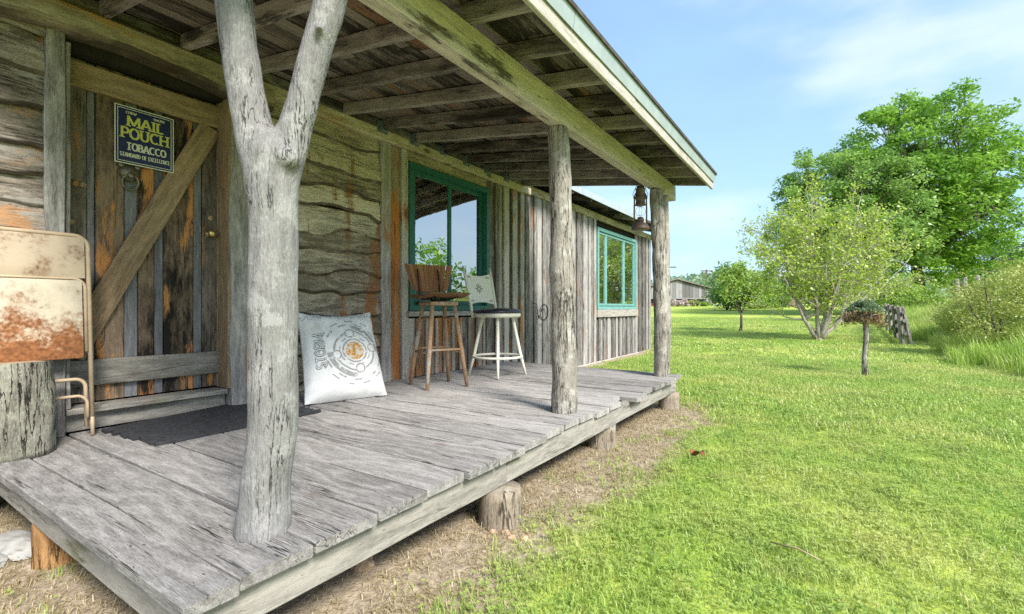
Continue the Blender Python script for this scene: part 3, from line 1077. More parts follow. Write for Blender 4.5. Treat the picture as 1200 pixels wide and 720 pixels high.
def trunk_post(stations, name, mat, seed, t0, extra=None, voxel=.011):
    mb = MB()
    for chain in stations:
        pts, rad = [], []
        for (v, ul, ur, t) in chain:
            pts.append(att((ul + ur) / 2, v, t))
            rad.append((ur - ul) / 2 / F_PX * t * .945)
        # resample
        P, Q = [], []
        for i in range(len(pts) - 1):
            m = max(2, int((pts[i + 1] - pts[i]).length / .05))
            for j in range(m):
                a = j / m
                P.append(pts[i].lerp(pts[i + 1], a))
                Q.append(rad[i] * (1 - a) + rad[i + 1] * a)
        P.append(pts[-1])
        Q.append(rad[-1])
        for _ in range(3):
            P = [P[0]] + [(P[i - 1] + P[i] * 2 + P[i + 1]) / 4 for i in range(1, len(P) - 1)] + [P[-1]]
            Q = [Q[0]] + [(Q[i - 1] + Q[i] * 2 + Q[i + 1]) / 4 for i in range(1, len(Q) - 1)] + [Q[-1]]
        mb.tube(P, Q, 28, lump=.13, jit=.05, seed=seed)
    if extra:
        extra(mb)
    o = part(name, mb, mat, porch, True, M=Matrix.Identity(4))
    if voxel:
        md = o.modifiers.new('join', 'REMESH')
        md.mode = 'VOXEL'
        md.voxel_size = voxel
        md.use_smooth_shade = True
        m2 = o.modifiers.new('soften', 'SMOOTH')
        m2.factor = .5
        m2.iterations = 9
    return o


T1 = 1.50
c_trunk = [(627, 274, 341, T1), (612, 276, 340, T1), (580, 282, 340, T1), (540, 287, 343, T1), (500, 290, 348, T1), (470, 291, 350, T1), (400, 291, 348, T1), (320, 291, 347, T1), (260, 292, 347, T1), (217, 289, 348, T1), (190, 284, 353, T1), (176, 288, 350, T1), (162, 298, 342, T1), (152, 312, 330, T1)]
c_left = [(230, 291, 336, T1), (190, 282, 334, T1), (148, 273, 319, T1), (108, 265, 309, T1), (54, 259, 301, T1), (0, 252, 295, T1), (-60, 240, 284, T1), (-86, 236, 279, T1)]
c_right = [(230, 306, 348, T1), (195, 312, 355, T1), (148, 327, 367, T1), (108, 339, 375, T1), (72, 349, 385, T1), (36, 358, 396, T1), (0, 367, 408, T1), (-50, 378, 420, T1), (-86, 386, 428, T1)]
trunk_post([c_trunk, c_left, c_right], 'post', M['driftwood'], 1, T1, fork_knots)['label'] = 'smooth grey forked tree trunk serving as the near porch post'
p2 = onz(663, 484)
t2 = (p2 - CAM).dot(FWD)
trunk_post([[(487, 646, 679, t2), (460, 646, 677, t2), (400, 645, 676, t2), (340, 645, 675, t2), (312, 642, 675, t2), (290, 645, 672, t2), (220, 643, 671, t2), (150, 641, 667, t2)]], 'post', M['postbark'], 2, t2)['label'] = 'bark-covered tree trunk serving as the middle porch post'
p3 = onz(774, 442)
t3 = (p3 - CAM).dot(FWD)
trunk_post([[(443, 766, 785, t3), (400, 766, 785, t3), (340, 765, 783, t3), (280, 763, 780, t3), (222, 761, 777, t3)], [(440, 774, 785, t3 + .06), (380, 775, 787, t3 + .06), (330, 774, 785, t3 + .06), (290, 776, 786, t3 + .06), (229, 775, 783, t3 + .06)]], 'post', M['postbark'], 3, t3)['label'] = 'paired rough trunks serving as the far porch post'

# porch beam on the posts
def z_raft(x):
    return 2.66 - .137 * (x + 3.46)      # underside of the rafters


BX = -1.475
zb1 = z_raft(BX) - .004
ybs = yx(671, BX + .045) 
plank('porch_beam', porch, M['beam'], (BX, .28, (2.212 + zb1) / 2), Y_UP, Z_UP, ybs - .28, zb1 - 2.212, .09, nseg=20, edge=.004)
plank('porch_beam', porch, M['beam'], (BX, ybs + .004, (2.222 + zb1) / 2), Y_UP, Z_UP, 5.50 - ybs, zb1 - 2.222, .085, nseg=20, edge=.004)

# roof
RY0, RY1 = .28, 5.50
sl = Vector((1, 0, -.137)).normalized()
nz = Vector((.137, 0, 1)).normalized()
xa, xb = -3.62, -1.065


def roof_slab(mb, h0, h1, x0, x1, y0, y1):
    rings = []
    for yy in (y0, y1):
        rings.append([Vector((x0, yy, z_raft(x0) + h0)), Vector((x1, yy, z_raft(x1) + h0)), Vector((x1, yy, z_raft(x1) + h1)), Vector((x0, yy, z_raft(x0) + h1))])
    mb.quad_strip(rings)


mb = MB()
roof_slab(mb, .126, .15, xa, -1.005, RY0 - .03, RY1 + .035)
proof = part('roof', mb, M['shingle'], porch, M=Matrix.Identity(4))
yr = 1.41 - .405 * 2
rafters = []
while yr < 5.3:
    rafters.append(yr)
    yr += .405
rafters[-1] = min(rafters[-1], 5.1)
rafters.append(5.455)
for k, yr in enumerate(rafters):
    st = Vector((-3.40, yr, z_raft(-3.40) + .046))
    plank('rafter', proof, M['rafter'], st, sl, Y_UP, (xb + 3.40) / sl.x, .045, .09, nseg=18, edge=.004, live=.003, warp=.008)
    if 3.0 < yr < 5.3:
        mb = MB()
        x0 = -3.40
        zt = z_raft(x0)
        for s in (-1, 1):
            mb.box((x0 - .002, yr + s * .030 - .002, zt - .012), (x0 + .05, yr + s * .030 + .002, zt + .075))
        mb.box((x0 - .002, yr - .028, zt - .016), (x0 + .05, yr + .028, zt - .012))
        mb.box((x0 - .005, yr - .06, zt - .03), (x0 - .002, yr + .06, zt + .075))
        part('joist_hanger', mb, M['galv'], proof, M=Matrix.Identity(4))
hplank('ledger', proof, M['rafter'], RY0, 5.5, z_raft(-3.43) + .002, z_raft(-3.43) + .085, -3.408, .03, nseg=14)
# sheathing boards, laid along the porch over the rafters
x = -3.56
kk = 0
while x < xb - .03:
    w = min(rd_.uniform(.085, .15), xb + .005 - x)
    xm = x + w / 2
    cuts = [RY0, rd_.uniform(1.8, 2.3), rd_.uniform(3.2, 4.2), RY1 + rd_.uniform(-.02, .012)]
    for a, b in zip(cuts[:-1], cuts[1:]):
        plank('roof_board', proof, M['roofboard'], (xm, a + .002, z_raft(xm) + .106 + rd_.uniform(-.001, .004)), Y_UP, -sl, b - a - .004, w - rd_.uniform(.004, .014), .02, nseg=10, edge=.006, live=.004, warp=.003)
    x += w
plank('fascia', proof, M['fascia'], (xb + .014, RY0, 2.342), Y_UP, Z_UP, 3.02 - RY0 - .002, .088, .024, nseg=14, edge=.003)
plank('fascia', proof, M['fascia'], (xb + .014, 3.02, 2.342), Y_UP, Z_UP, RY1 - 3.02, .088, .024, nseg=14, edge=.003)
mb = MB()
for a, b in ((RY0, 2.1), (2.104, 4.5), (4.504, RY1 + .025)):
    mb.quad_strip([[Vector((xb + .030, yy, 2.372)), Vector((xb + .036, yy, 2.370)), Vector((xb + .049, yy, 2.452)), Vector((xb + .043, yy, 2.454))] for yy in (a, b)])
part('drip_edge', mb, M['drip'], proof, M=Matrix.Identity(4))

# ------------------------------------------------------------------ tin sign on the door
GL = {  # stroke letters in a unit-high box: (width, [polylines], serif points)
    'A': (.86, [[(.06, 0), (.42, 1)], [(.44, 1), (.80, 0)], [(.20, .33), (.66, .33)]], [(.06, 0), (.80, 0)]),
    'B': (.74, [[(.14, 0), (.14, 1)], 'B'], [(.14, 0), (.14, 1)]),
    'C': (.82, ['C'], []),
    'D': (.82, [[(.14, 0), (.14, 1)], 'D'], [(.14, 0), (.14, 1)]),
    'E': (.68, [[(.14, 0), (.14, 1)], [(.14, .94), (.62, .94)], [(.14, .5), (.5, .5)], [(.14, .06), (.64, .06)]], []),
    'F': (.64, [[(.14, 0), (.14, 1)], [(.14, .94), (.60, .94)], [(.14, .5), (.48, .5)]], [(.14, 0)]),
    'H': (.88, [[(.14, 0), (.14, 1)], [(.74, 0), (.74, 1)], [(.14, .52), (.74, .52)]], [(.14, 0), (.14, 1), (.74, 0), (.74, 1)]),
    'I': (.36, [[(.18, 0), (.18, 1)]], [(.18, 0), (.18, 1)]),
    'K': (.82, [[(.14, 0), (.14, 1)], [(.18, .42), (.70, 1)], [(.32, .56), (.74, 0)]], [(.14, 0), (.14, 1)]),
    'L': (.64, [[(.14, 0), (.14, 1)], [(.14, .06), (.60, .06)]], [(.14, 1)]),
    'M': (1.06, [[(.12, 0), (.12, 1)], [(.12, 1), (.53, .12)], [(.53, .12), (.94, 1)], [(.94, 0), (.94, 1)]], [(.12, 0), (.94, 0)]),
    'N': (.88, [[(.12, 0), (.12, 1)], [(.12, 1), (.76, 0)], [(.76, 0), (.76, 1)]], [(.12, 0), (.76, 1)]),
    'O': (.86, ['O'], []),
    'P': (.72, [[(.14, 0), (.14, 1)], 'P'], [(.14, 0)]),
    'R': (.80, [[(.14, 0), (.14, 1)], 'P', [(.36, .46), (.74, 0)]], [(.14, 0), (.74, 0)]),
    'S': (.66, ['S'], []),
    'T': (.76, [[(.38, 0), (.38, 1)], [(.06, .94), (.70, .94)]], [(.38, 0)]),
    'U': (.84, ['U'], [(.14, 1), (.70, 1)]),
    'W': (1.12, [[(.06, 1), (.32, 0)], [(.32, 0), (.56, .9)], [(.56, .9), (.80, 0)], [(.80, 0), (1.06, 1)]], [(.06, 1), (1.06, 1)]),
    'X': (.80, [[(.08, 0), (.72, 1)], [(.08, 1), (.72, 0)]], []),
}


def arc(cx, cy, rx, ry, a0, a1, n=14):
    return [(cx + rx * math.cos(R(a0 + (a1 - a0) * i / n)), cy + ry * math.sin(R(a0 + (a1 - a0) * i / n))) for i in range(n + 1)]


def letter_lines(ch):
    w, ls, sf = GL[ch]
    out = []
    for l in ls:
        if l == 'O':
            out.append(arc(.43, .5, .35, .46, 0, 360, 22))
        elif l == 'C':
            out.append(arc(.46, .5, .36, .46, 48, 312, 18))
        elif l == 'D':
            out.append([(.14, .95), (.36, .95)] + arc(.36, .5, .36, .45, 90, -90, 14) + [(.14, .05)])
        elif l == 'P':
            out.append([(.14, .95), (.38, .95)] + arc(.38, .70, .26, .25, 90, -90, 10) + [(.14, .45)])
        elif l == 'B':
            out.append([(.14, .95), (.36, .95)] + arc(.36, .735, .23, .215, 90, -90, 10) + [(.14, .52)])
            out.append([(.14, .52), (.38, .52)] + arc(.38, .285, .27, .235, 90, -90, 10) + [(.14, .05)])
        elif l == 'S':
            out.append(arc(.33, .73, .23, .22, 40, 250, 10) + arc(.33, .27, .24, .23, 70, -140, 10))
        elif l == 'U':
            out.append([(.14, 1), (.14, .34)] + arc(.42, .34, .28, .29, 180, 360, 10) + [(.70, 1)])
        else:
            out.append(l)
    return w, out, sf


def text_mesh(mb, s, x0, x1, y, h, th, fn, serif=True, z=0.0):
    """strokes of string s fitted between x0 and x1; fn maps flat (x, y, z) to 3D"""
    tw = sum((GL[c][0] if c != ' ' else .5) for c in s)
    sc = (x1 - x0) / tw
    x = x0
    layer = 0
    for c in s:
        if c == ' ':
            x += .5 * sc
            continue
        w, lines, sf = letter_lines(c)
        P = lambda p: (x + p[0] * sc, y + p[1] * h)
        for l in lines:
            pts = [P(p) for p in l]
            closed = abs(pts[0][0] - pts[-1][0]) < 1e-6 and abs(pts[0][1] - pts[-1][1]) < 1e-6 and len(pts) > 6
            L, Rr = [], []
            n = len(pts)
            for i, p in enumerate(pts):
                a = pts[(i - 1) % (n - 1)] if closed else pts[max(i - 1, 0)]
                b = pts[(i + 1) % (n - 1) if closed and i == n - 1 else min(i + 1, n - 1)]
                if closed and i == 0:
                    a = pts[-2]
                if closed and i == n - 1:
                    b = pts[1]
                dx, dy = b[0] - a[0], b[1] - a[1]
                q = math.hypot(dx, dy) or 1
                t_ = th * (1.0 if abs(dy) > abs(dx) * .6 else .72)
                nx, ny = -dy / q * t_ / 2, dx / q * t_ / 2
                L.append((p[0] + nx, p[1] + ny))
                Rr.append((p[0] - nx, p[1] - ny))
            b0_ = len(mb.v)
            zz = z + layer * 4e-5
            layer += 1
            for a, b in zip(L, Rr):
                mb.v.append(tuple(fn(a[0], a[1], zz)))
                mb.v.append(tuple(fn(b[0], b[1], zz)))
            for i in range(n - 1):
                mb.f.append((b0_ + 2 * i, b0_ + 2 * i + 1, b0_ + 2 * i + 3, b0_ + 2 * i + 2))
        if serif:
            for p in sf:
                q = P(p)
                zz = z + layer * 4e-5
                layer += 1
                yy = q[1] + (th * .22 if p[1] < .5 else -th * .22)
                b0_ = len(mb.v)
                for (dx, dy) in ((-1, -1), (1, -1), (1, 1), (-1, 1)):
                    mb.v.append(tuple(fn(q[0] + dx * th * 1.05, yy + dy * th * .24, zz)))
                mb.f.append((b0_, b0_ + 1, b0_ + 2, b0_ + 3))
        x += w * sc


M['signblue'] = plain('enamel_navy', (.018, .026, .085), .3, 0, .2, 20, .03, .5)
M['signcream'] = plain('enamel_cream', (.62, .62, .50), .35, 0, .08, 20, .03, .5)
M['signyellow'] = plain('enamel_yellow', (.52, .52, .13), .35, 0, .10, 20, .03, .5)
sg = thing('tin_sign', 'navy enamel tobacco advertising sign nailed to the plank door', 'sign', (XD + .036, 1.26, 2.08))
SW, SH = .312, .350
Ms = axes(Vector((XD + .036, 1.262 - SW / 2, 2.080 - SH / 2)), Y_UP, Vector((0, .012, 1)))
mb = MB()
mb.box((0, 0, -.002), (SW, SH, 0))
part('plate', mb, M['signcream'], sg, M=Ms)
fl = lambda x, y, z: (x, y, z)
mb = MB()
mb.box((.006, .006, 0), (SW - .006, SH - .006, .0006))
part('panel', mb, M['signblue'], sg, M=Ms)
mb = MB()
for (x0, y0, x1, y1) in ((.014, .014, SW - .014, .0175), (.014, SH - .0175, SW - .014, SH - .014), (.014, .0175, .0175, SH - .0175), (SW - .0175, .0175, SW - .014, SH - .0175)):
    mb.box((x0, y0, .0006), (x1, y1, .0012))
part('border', mb, M['signcream'], sg, M=Ms)
for (s, x0, x1, y, h, th, mt) in (('CHEW', .055, .110, .306, .014, .0032, 'signcream'), ('SMOKE', .198, .262, .306, .014, .0032, 'signcream'),
                                  ('MAIL', .060, .255, .232, .062, .0135, 'signyellow'), ('POUCH', .028, .284, .157, .066, .0130, 'signyellow'),
                                  ('TOBACCO', .058, .268, .087, .046, .0090, 'signcream'), ('STANDARD OF EXCELLENCE', .026, .288, .044, .024, .0042, 'signcream')):
    mb = MB()
    text_mesh(mb, s, x0, x1, y, h, th, fl, True, .0010)
    part('lettering', mb, M[mt], sg, M=Ms)

# ------------------------------------------------------------------ folding chair, folded and leaning on the wall
ch = thing('folding_chair', 'rusty cream metal folding chair folded up against the cabin wall', 'chair', (-3.33, .70, ZD))
Mc = axes(Vector((-3.315, .70, ZD + .006)), Y_UP, Vector((-.075, 0, 1)))   # local x = along wall, y = up the chair, z = out
hw = .228


def chair_panel(x0, x1, y0, y1, bulge, z):
    mb = MB()
    rows = []
    nx_, ny_ = 12, 8
    for j in range(ny_ + 1):
        b = y0 + (y1 - y0) * j / ny_
        row = []
        for i in range(nx_ + 1):
            a = x0 + (x1 - x0) * i / nx_
            s = (1 - (2 * i / nx_ - 1) ** 4) * (1 - (2 * j / ny_ - 1) ** 4)
            row.append(Vector((a, b, z + bulge * s)))
        rows.append(row)
    mb.quad_strip(rows, False, False)
    rows2 = [[p - Vector((0, 0, .004)) for p in r] for r in rows]
    mb.quad_strip([list(reversed(r)) for r in rows2], False, False)
    for e0, e1 in ((rows[0], rows2[0]), (rows2[-1], rows[-1]), ([r[0] for r in rows2], [r[0] for r in rows]), ([r[-1] for r in rows], [r[-1] for r in rows2])):
        mb.quad_strip([e0, e1], False, False)
    return mb


def local_origin(Mx, x, y, z):
    return Mx @ Matrix.Translation(Vector((x, y, z)))


Mp = local_origin(Mc, 0, .95, .012) @ Matrix.Rotation(R(-90), 4, 'X')
o = part('back_panel', chair_panel(-hw + .012, hw - .012, .845, 1.065, .012, .012), M['chairback'], ch, True, M=Mc)
# seat pan: own origin at its top edge so that rust gathers at the lower edge
sp = chair_panel(-hw + .022, hw - .028, .418, .832, .014, .020)
sp.v = [(p[0], p[2], p[1] - .84) for p in sp.v]
sp.f = [tuple(reversed(f)) for f in sp.f]
Msp = Matrix(((Mc[0][0], Mc[0][2], Mc[0][1], 0), (Mc[1][0], Mc[1][2], Mc[1][1], 0), (Mc[2][0], Mc[2][2], Mc[2][1], 0), (0, 0, 0, 1)))
Msp.translation = Mc @ Vector((0, .84, 0))
part('seat_panel', sp, M['chairpaint'], ch, True, M=Msp)


def utube(w, top, bot, z, r, cr=.06):
    pts = [Vector((-w, bot, z)), Vector((-w, top - cr, z))]
    for i in range(1, 6):
        a = R(180 - 90 * i / 6)
        pts.append(Vector((-w + cr + cr * math.cos(a), top - cr + cr * math.sin(a), z)))
    pts.append(Vector((-w + cr, top, z)))
    pts += [Vector((-p.x, p.y, p.z)) for p in reversed(pts)]
    m = MB()
    m.tube(pts, r, 10)
    return m


part('frame', utube(hw + .006, 1.076, .10, 0, .0115), M['chairtube'], ch, True, M=Mc)
for s in (-1, 1):
    mb = MB()
    mb.tube([(s * (hw + .006), .0, 0), (s * (hw + .006), .14, 0)], [.0098, .0098], 10)
    part('foot', mb, M['chairtube'], ch, True, M=Mc)
part('leg_frame', utube(hw - .012, .305, .05, -.024, .0095, .045), M['chairtube'], ch, True, M=Mc)
part('crossbar', utube(hw - .018, .218, .10, .018, .008, .045), M['chairtube'], ch, True, M=Mc)
part('seat_frame', utube(hw - .012, .842, .45, .006, .0085, .05), M['chairtube'], ch, True, M=Mc)

# ------------------------------------------------------------------ upright log round beside the chair
sp0 = onz(16, 533)
st = thing('log_stump', 'upright barky log round standing before the rusty folding chair', 'stump', (sp0.x - .03, sp0.y - .02, ZD))
mb = MB()
pts, rad = [], []
for i in range(15):
    a = i / 14
    pts.append((.01 * math.sin(a * 3), 0, .003 + .425 * a))
    rad.append(.160 * (1.06 - .07 * a + .02 * math.sin(a * 5)))
mb.tube(pts, rad, 44, jit=.07, seed=4, lump=.06)
mb.f = mb.f[:-1]
part('bark', mb, M['stumpbark'], st, True)
mb = MB()
mb.lathe([(.151, .415), (.151, .4235), (.147, .4265), (.08, .4265), (0, .427)], 36)
part('cut_face', mb, M['endgrain'], st, True)

# ------------------------------------------------------------------ black link mat before the door
mt0 = thing('door_mat', 'black ribbed rubber link mat lying before the plank door', 'door mat', (-3.2, 1.55, ZD))
q0, q1, q2, q3 = onz(118, 507), onz(186, 524), onz(377, 484), onz(300, 470)
nrib = 14
mb = MB()
for i in range(nrib):
    a = (i + .5) / nrib
    pa, pb = q0.lerp(q1, a), q3.lerp(q2, a)
    pts = []
    m_ = 16
    for j in range(m_ + 1):
        p = pa.lerp(pb, j / m_)
        w = .004 * mnoise.noise(Vector((j * .6, i * .9, 0)))
        pts.append(Vector((p.x + w, p.y + (rnd.uniform(-.012, .012) if j in (0, m_) else 0), ZD + .012 + abs(w) * .8)))
    d = (q1 - q0).length / nrib
    hh = .009
    rings = []
    for p in pts:
        rings.append([p + Vector((-d * .36, 0, -hh)), p + Vector((d * .36, 0, -hh)), p + Vector((d * .36, 0, hh * .3)), p + Vector((d * .16, 0, hh * 1.1)), p + Vector((-d * .16, 0, hh * 1.1)), p + Vector((-d * .36, 0, hh * .3))])
    mbr = MB()
    mbr.quad_strip(rings)
    part('rib', mbr, M['mat'], mt0, M=Matrix.Identity(4))

# ------------------------------------------------------------------ archery bag target
def bag_material():
    t = NT('bag_canvas')
    tc = t.n('ShaderNodeTexCoord')
    p = tc.outputs['Object']
    s = t.sep(p)
    wv = t.noise(p, 6, 4, .6)
    px = t.math('ADD', s[0], t.math('MULTIPLY', t.math('SUBTRACT', wv, .5), .012))
    v2 = t.comb(px, s[1], 0.0)
    worn = t.rng(t.noise(p, 34, 5, .7), .34, .48)
    front = t.rng(s[2], .0, .01)

    def ring(cx, cy, r, w, brk=None):
        d = t.vmath('DISTANCE', v2, (cx, cy, 0))
        m = t.rng(t.math('ABSOLUTE', t.math('SUBTRACT', d, r)), w * .45, w * .6, 1, 0)
        if brk:
            an = t.math('ARCTAN2', t.math('SUBTRACT', s[1], cy), t.math('SUBTRACT', px, cx))
            m = t.math('MULTIPLY', m, t.rng(t.math('SINE', t.math('MULTIPLY', an, brk)), -.15, .15))
        return m
    C0 = (.055, .335)
    ink = ring(*C0, .088, .012)
    for r, w, b in ((.112, .008, 9), (.150, .014, None), (.185, .034, 2), (.218, .011, 11), (.25, .009, 13)):
        ink = t.math('MAXIMUM', ink, ring(*C0, r, w, b))
    for a in (100, 190, 280, 8):
        cx, cy = C0[0] + .138 * math.cos(R(a)), C0[1] + .138 * math.sin(R(a))
        hole = t.rng(t.vmath('DISTANCE', v2, (cx, cy, 0)), .036, .038)
        ink = t.math('MULTIPLY', ink, hole)
        ink = t.math('MAXIMUM', ink, ring(cx, cy, .031, .011))
    # scribbled print along the top edge
    top = t.math('MULTIPLY', t.rng(t.math('ABSOLUTE', t.math('SUBTRACT', s[1], .635)), .016, .02, 1, 0), t.rng(t.noise(t.vmath('MULTIPLY', p, (55, 30, 1)), 1, 1, .5), .5, .54))
    ink = t.math('MAXIMUM', ink, t.math('MULTIPLY', top, .8))
    ink = t.math('MULTIPLY', t.math('MULTIPLY', ink, worn), front)
    col = t.mix(t.rng(wv, .3, .7), (.70, .70, .69), (.82, .82, .81))
    dirt = t.math('MULTIPLY', t.rng(t.noise(p, 5, 5, .65), .52, .75), .5)
    col = t.mix(dirt, col, (.42, .39, .34))
    col = t.mix(t.math('MULTIPLY', ink, .75), col, (.20, .195, .195))
    dc = t.vmath('DISTANCE', v2, (*C0, 0))
    org = t.math('MULTIPLY', t.rng(dc, .066, .074, 1, 0), front)
    oc = t.mix(t.rng(t.noise(p, 30, 4, .7), .42, .60), (.55, .24, .035), (.66, .60, .50))
    col = t.mix(org, col, oc)
    t.bsdf(col, .75, t.math('ADD', t.noise(p, 300, 2, .5), t.math('MULTIPLY', wv, 3)), .2, .004, 0, .3)
    return t.m


bL, bR = onz(357, 477), onz(453, 465)
bw = (bR - bL).length
bx = (bR - bL).normalized()
bh = .69
up = Vector((-.40, .0, .92))
up = (up - bx * up.dot(bx)).normalized()
Mb = axes((bL + bR) / 2 + Vector((0, 0, .012)), bx, up)
bag = thing('archery_bag', 'white canvas archery target bag with printed rings leaning on the log wall', 'target bag', (bL + bR) / 2)


def bag_pt(u, v, side):
    """u, v in -1..1"""
    wd = bw / 2 * (1 - .08 * (v + 1) / 2) * (1 - .05 * (1 - u * u) * 0) 
    e = (max(0, 1 - abs(u) ** 2.6)) ** .6 * (max(0, 1 - abs(v) ** 3.0)) ** .6
    x = u * wd * (1 - .045 * (1 - v * v))
    y = (v + 1) / 2 * bh - (.045 * (1 - u * u) * max(0, v) ** 3 * bh)
    th = .10 + .06 * (1 - v) / 2
    z = (.010 + th * e) * side
    z += (.022 * mnoise.noise(Vector((u * 2.3, v * 2.3, side * 4))) + .010 * mnoise.noise(Vector((u * 6, v * 4, side * 4 + 9)))) * e * side + .012 * mnoise.noise(Vector((u * 5, v * 5, 2))) * (1 - e)
    return Vector((x, y, z - .0))


mb = MB()
N = 36
for side in (1, -1):
    rows = [[bag_pt(2 * i / N - 1, 2 * j / N - 1, side) for i in range(N + 1)] for j in range(N + 1)]
    if side < 0:
        rows = [list(reversed(r)) for r in rows]
    mb.quad_strip(rows, False, False)
rim = lambda s: [bag_pt(2 * i / N - 1, -1, s) for i in range(N)] + [bag_pt(1, 2 * j / N - 1, s) for j in range(N)] + [bag_pt(1 - 2 * i / N, 1, s) for i in range(N)] + [bag_pt(-1, 1 - 2 * j / N, s) for j in range(N)]
ra, rb2 = rim(1), rim(-1)
mb.quad_strip([ra + ra[:1], rb2 + rb2[:1]], False, False)
part('bag', mb, bag_material(), bag, True, M=Mb)
M['ink'] = plain('worn_ink', (.22, .22, .22), .8, 0, .5, 60, .0, .2)
mb = MB()


def on_bag(x, y, z):
    # text runs upwards along the bag's left side: flat x -> bag y, flat y -> -bag x
    px_, py_ = -.165 - y, .22 + x
    u = px_ / (bw / 2 * .97)
    v = py_ / bh * 2 - 1
    q = bag_pt(max(-1, min(1, u)), v, 1)
    return q + Vector((0, 0, .004 + z))


text_mesh(mb, 'STORM', 0, .27, .0, .070, .016, on_bag, False, 0)
part('lettering', mb, M['ink'], bag, M=Mb)
M['bagfill'] = plain('bag_paper', (.72, .72, .71), .8, 0, .05, 60, .0, .2)
mb = MB()
text_mesh(mb, 'STORM', 0, .27, .0, .070, .0065, on_bag, False, .0012)
part('lettering_core', mb, M['bagfill'], bag, M=Mb)

# ------------------------------------------------------------------ slatted bar stool
ws = thing('bar_stool', 'brown wooden bar stool with fanned slat back below the teal window', 'bar stool', (-2.885, 3.209, ZD), R(-23))
LH = .715
for sx in (-1, 1):
    for sy_ in (-1, 1):
        mb = MB()
        mb.tube([(sx * .182, sy_ * .188, 0.002), (sx * .15, sy_ * .155, .3), (sx * .10, sy_ * .105, LH)], [.0155, .0195, .0185], 10)
        # grain along the leg: own axes
        part('leg', mb, M['oak'], ws, True)
for z, rr_ in ((.40, .009), (.235, .010)):
    pass
for sy_ in (-1, 1):
    a = .15
    for (z, w) in ((.305, .151), (.60, .114)):
        mb = MB()
        mb.tube([(-w, sy_ * w * 1.03, z), (w, sy_ * w * 1.03, z)], .0105, 8)
        part('stretcher', mb, M['oak'], ws, True)
for sx in (-1, 1):
    mb = MB()
    mb.tube([(sx * .147, -.155, .33), (sx * .147, .155, .33)], .0105, 8)
    part('stretcher', mb, M['oak'], ws, True)
mb = MB()
mb.box((-.125, -.13, LH - .004), (.125, .13, LH + .028), None, .008)
part('top_block', mb, M['oak'], ws)
mb = MB()
mb.lathe([(.07, LH + .028), (.07, LH + .05), (.0, LH + .05)], 18)
part('swivel', mb, M['iron'], ws, True)
mb = MB()
for s in (-1, 1):
    mb.tube([(.17, s * .10, LH + .068), (.05, s * .10, LH + .052), (-.13, s * .10, LH + .052), (-.185, s * .10, LH + .08), (-.20, s * .10, LH + .20), (-.235, s * .10, LH + .33)], .006, 6)
part('iron_bracket', mb, M['iron'], ws, True)
for i in range(9):
    a = i / 8
    x = -.185 + .40 * a
    z = LH + .066 + .55 * (x - .0) ** 2 * (1.0 if x < 0 else 1.15)
    hl = .205 * (1 - .25 * abs(a - .45) ** 2)
    sl_ = 1.1 * (x - .0)
    plank('seat_slat', ws, M['walnutdark'], WM[ws.name] @ Vector((x, -hl, z)), WM[ws.name].to_3x3() @ Y_UP, WM[ws.name].to_3x3() @ Vector((-1, 0, -sl_)), 2 * hl, .040, .014, nseg=5, edge=.001, warp=.001)
for i in range(9):
    a = (i - 4) / 4
    ang = a * .50
    yb_, yt_ = a * .155, a * .215
    xb_ = -.235 + .05 * a * a
    xt_ = -.285 + .06 * a * a
    p0 = Vector((xb_, yb_, LH + .125 + .012 * a * a))
    p1 = Vector((xt_, yt_, LH + .375 - .004 * a * a))
    Mw = WM[ws.name]
    plank('back_slat', ws, M['walnut'], Mw @ p0, Mw.to_3x3() @ (p1 - p0), Mw.to_3x3() @ Vector((.62 * a, 1, 0)), (p1 - p0).length, .0435, .010, nseg=5, edge=.0008, warp=.001, taper=-.18)

# ------------------------------------------------------------------ white swivel stool
wt_ = thing('counter_stool', 'cream painted stool with navy padded seat and compass star back', 'stool', (-2.839, 4.05, ZD), R(-9))
SHt = .60
for k in range(4):
    an = R(45 + 90 * k)
    mb = MB()
    c, s = math.cos(an), math.sin(an)
    mb.tube([(.292 * c, .292 * s, .002), (.235 * c, .235 * s, .22), (.155 * c, .155 * s, SHt)], [.0125, .0165, .017], 10)
    part('leg', mb, M['whitepaint'], wt_, True)
mb = MB()
mb.tube([(.252 * math.cos(a), .252 * math.sin(a), .195) for a in np.linspace(0, 2 * math.pi, 32, endpoint=False)], .0125, 8, closed=True)
part('foot_ring', mb, M['whitepaint'], wt_, True)


def rsq(r, n, sq=3.2):
    out = []
    for i in range(n):
        a = 2 * math.pi * i / n
        c, s = math.cos(a), math.sin(a)
        q = (abs(c) ** sq + abs(s) ** sq) ** (-1 / sq)
        out.append((c * q * r, s * q * r))
    return out


def pad(prof, n=32):
    m = MB()
    m.quad_strip([[Vector((x, y, z)) for x, y in rsq(max(r, .001), n)] for r, z in prof])
    return m


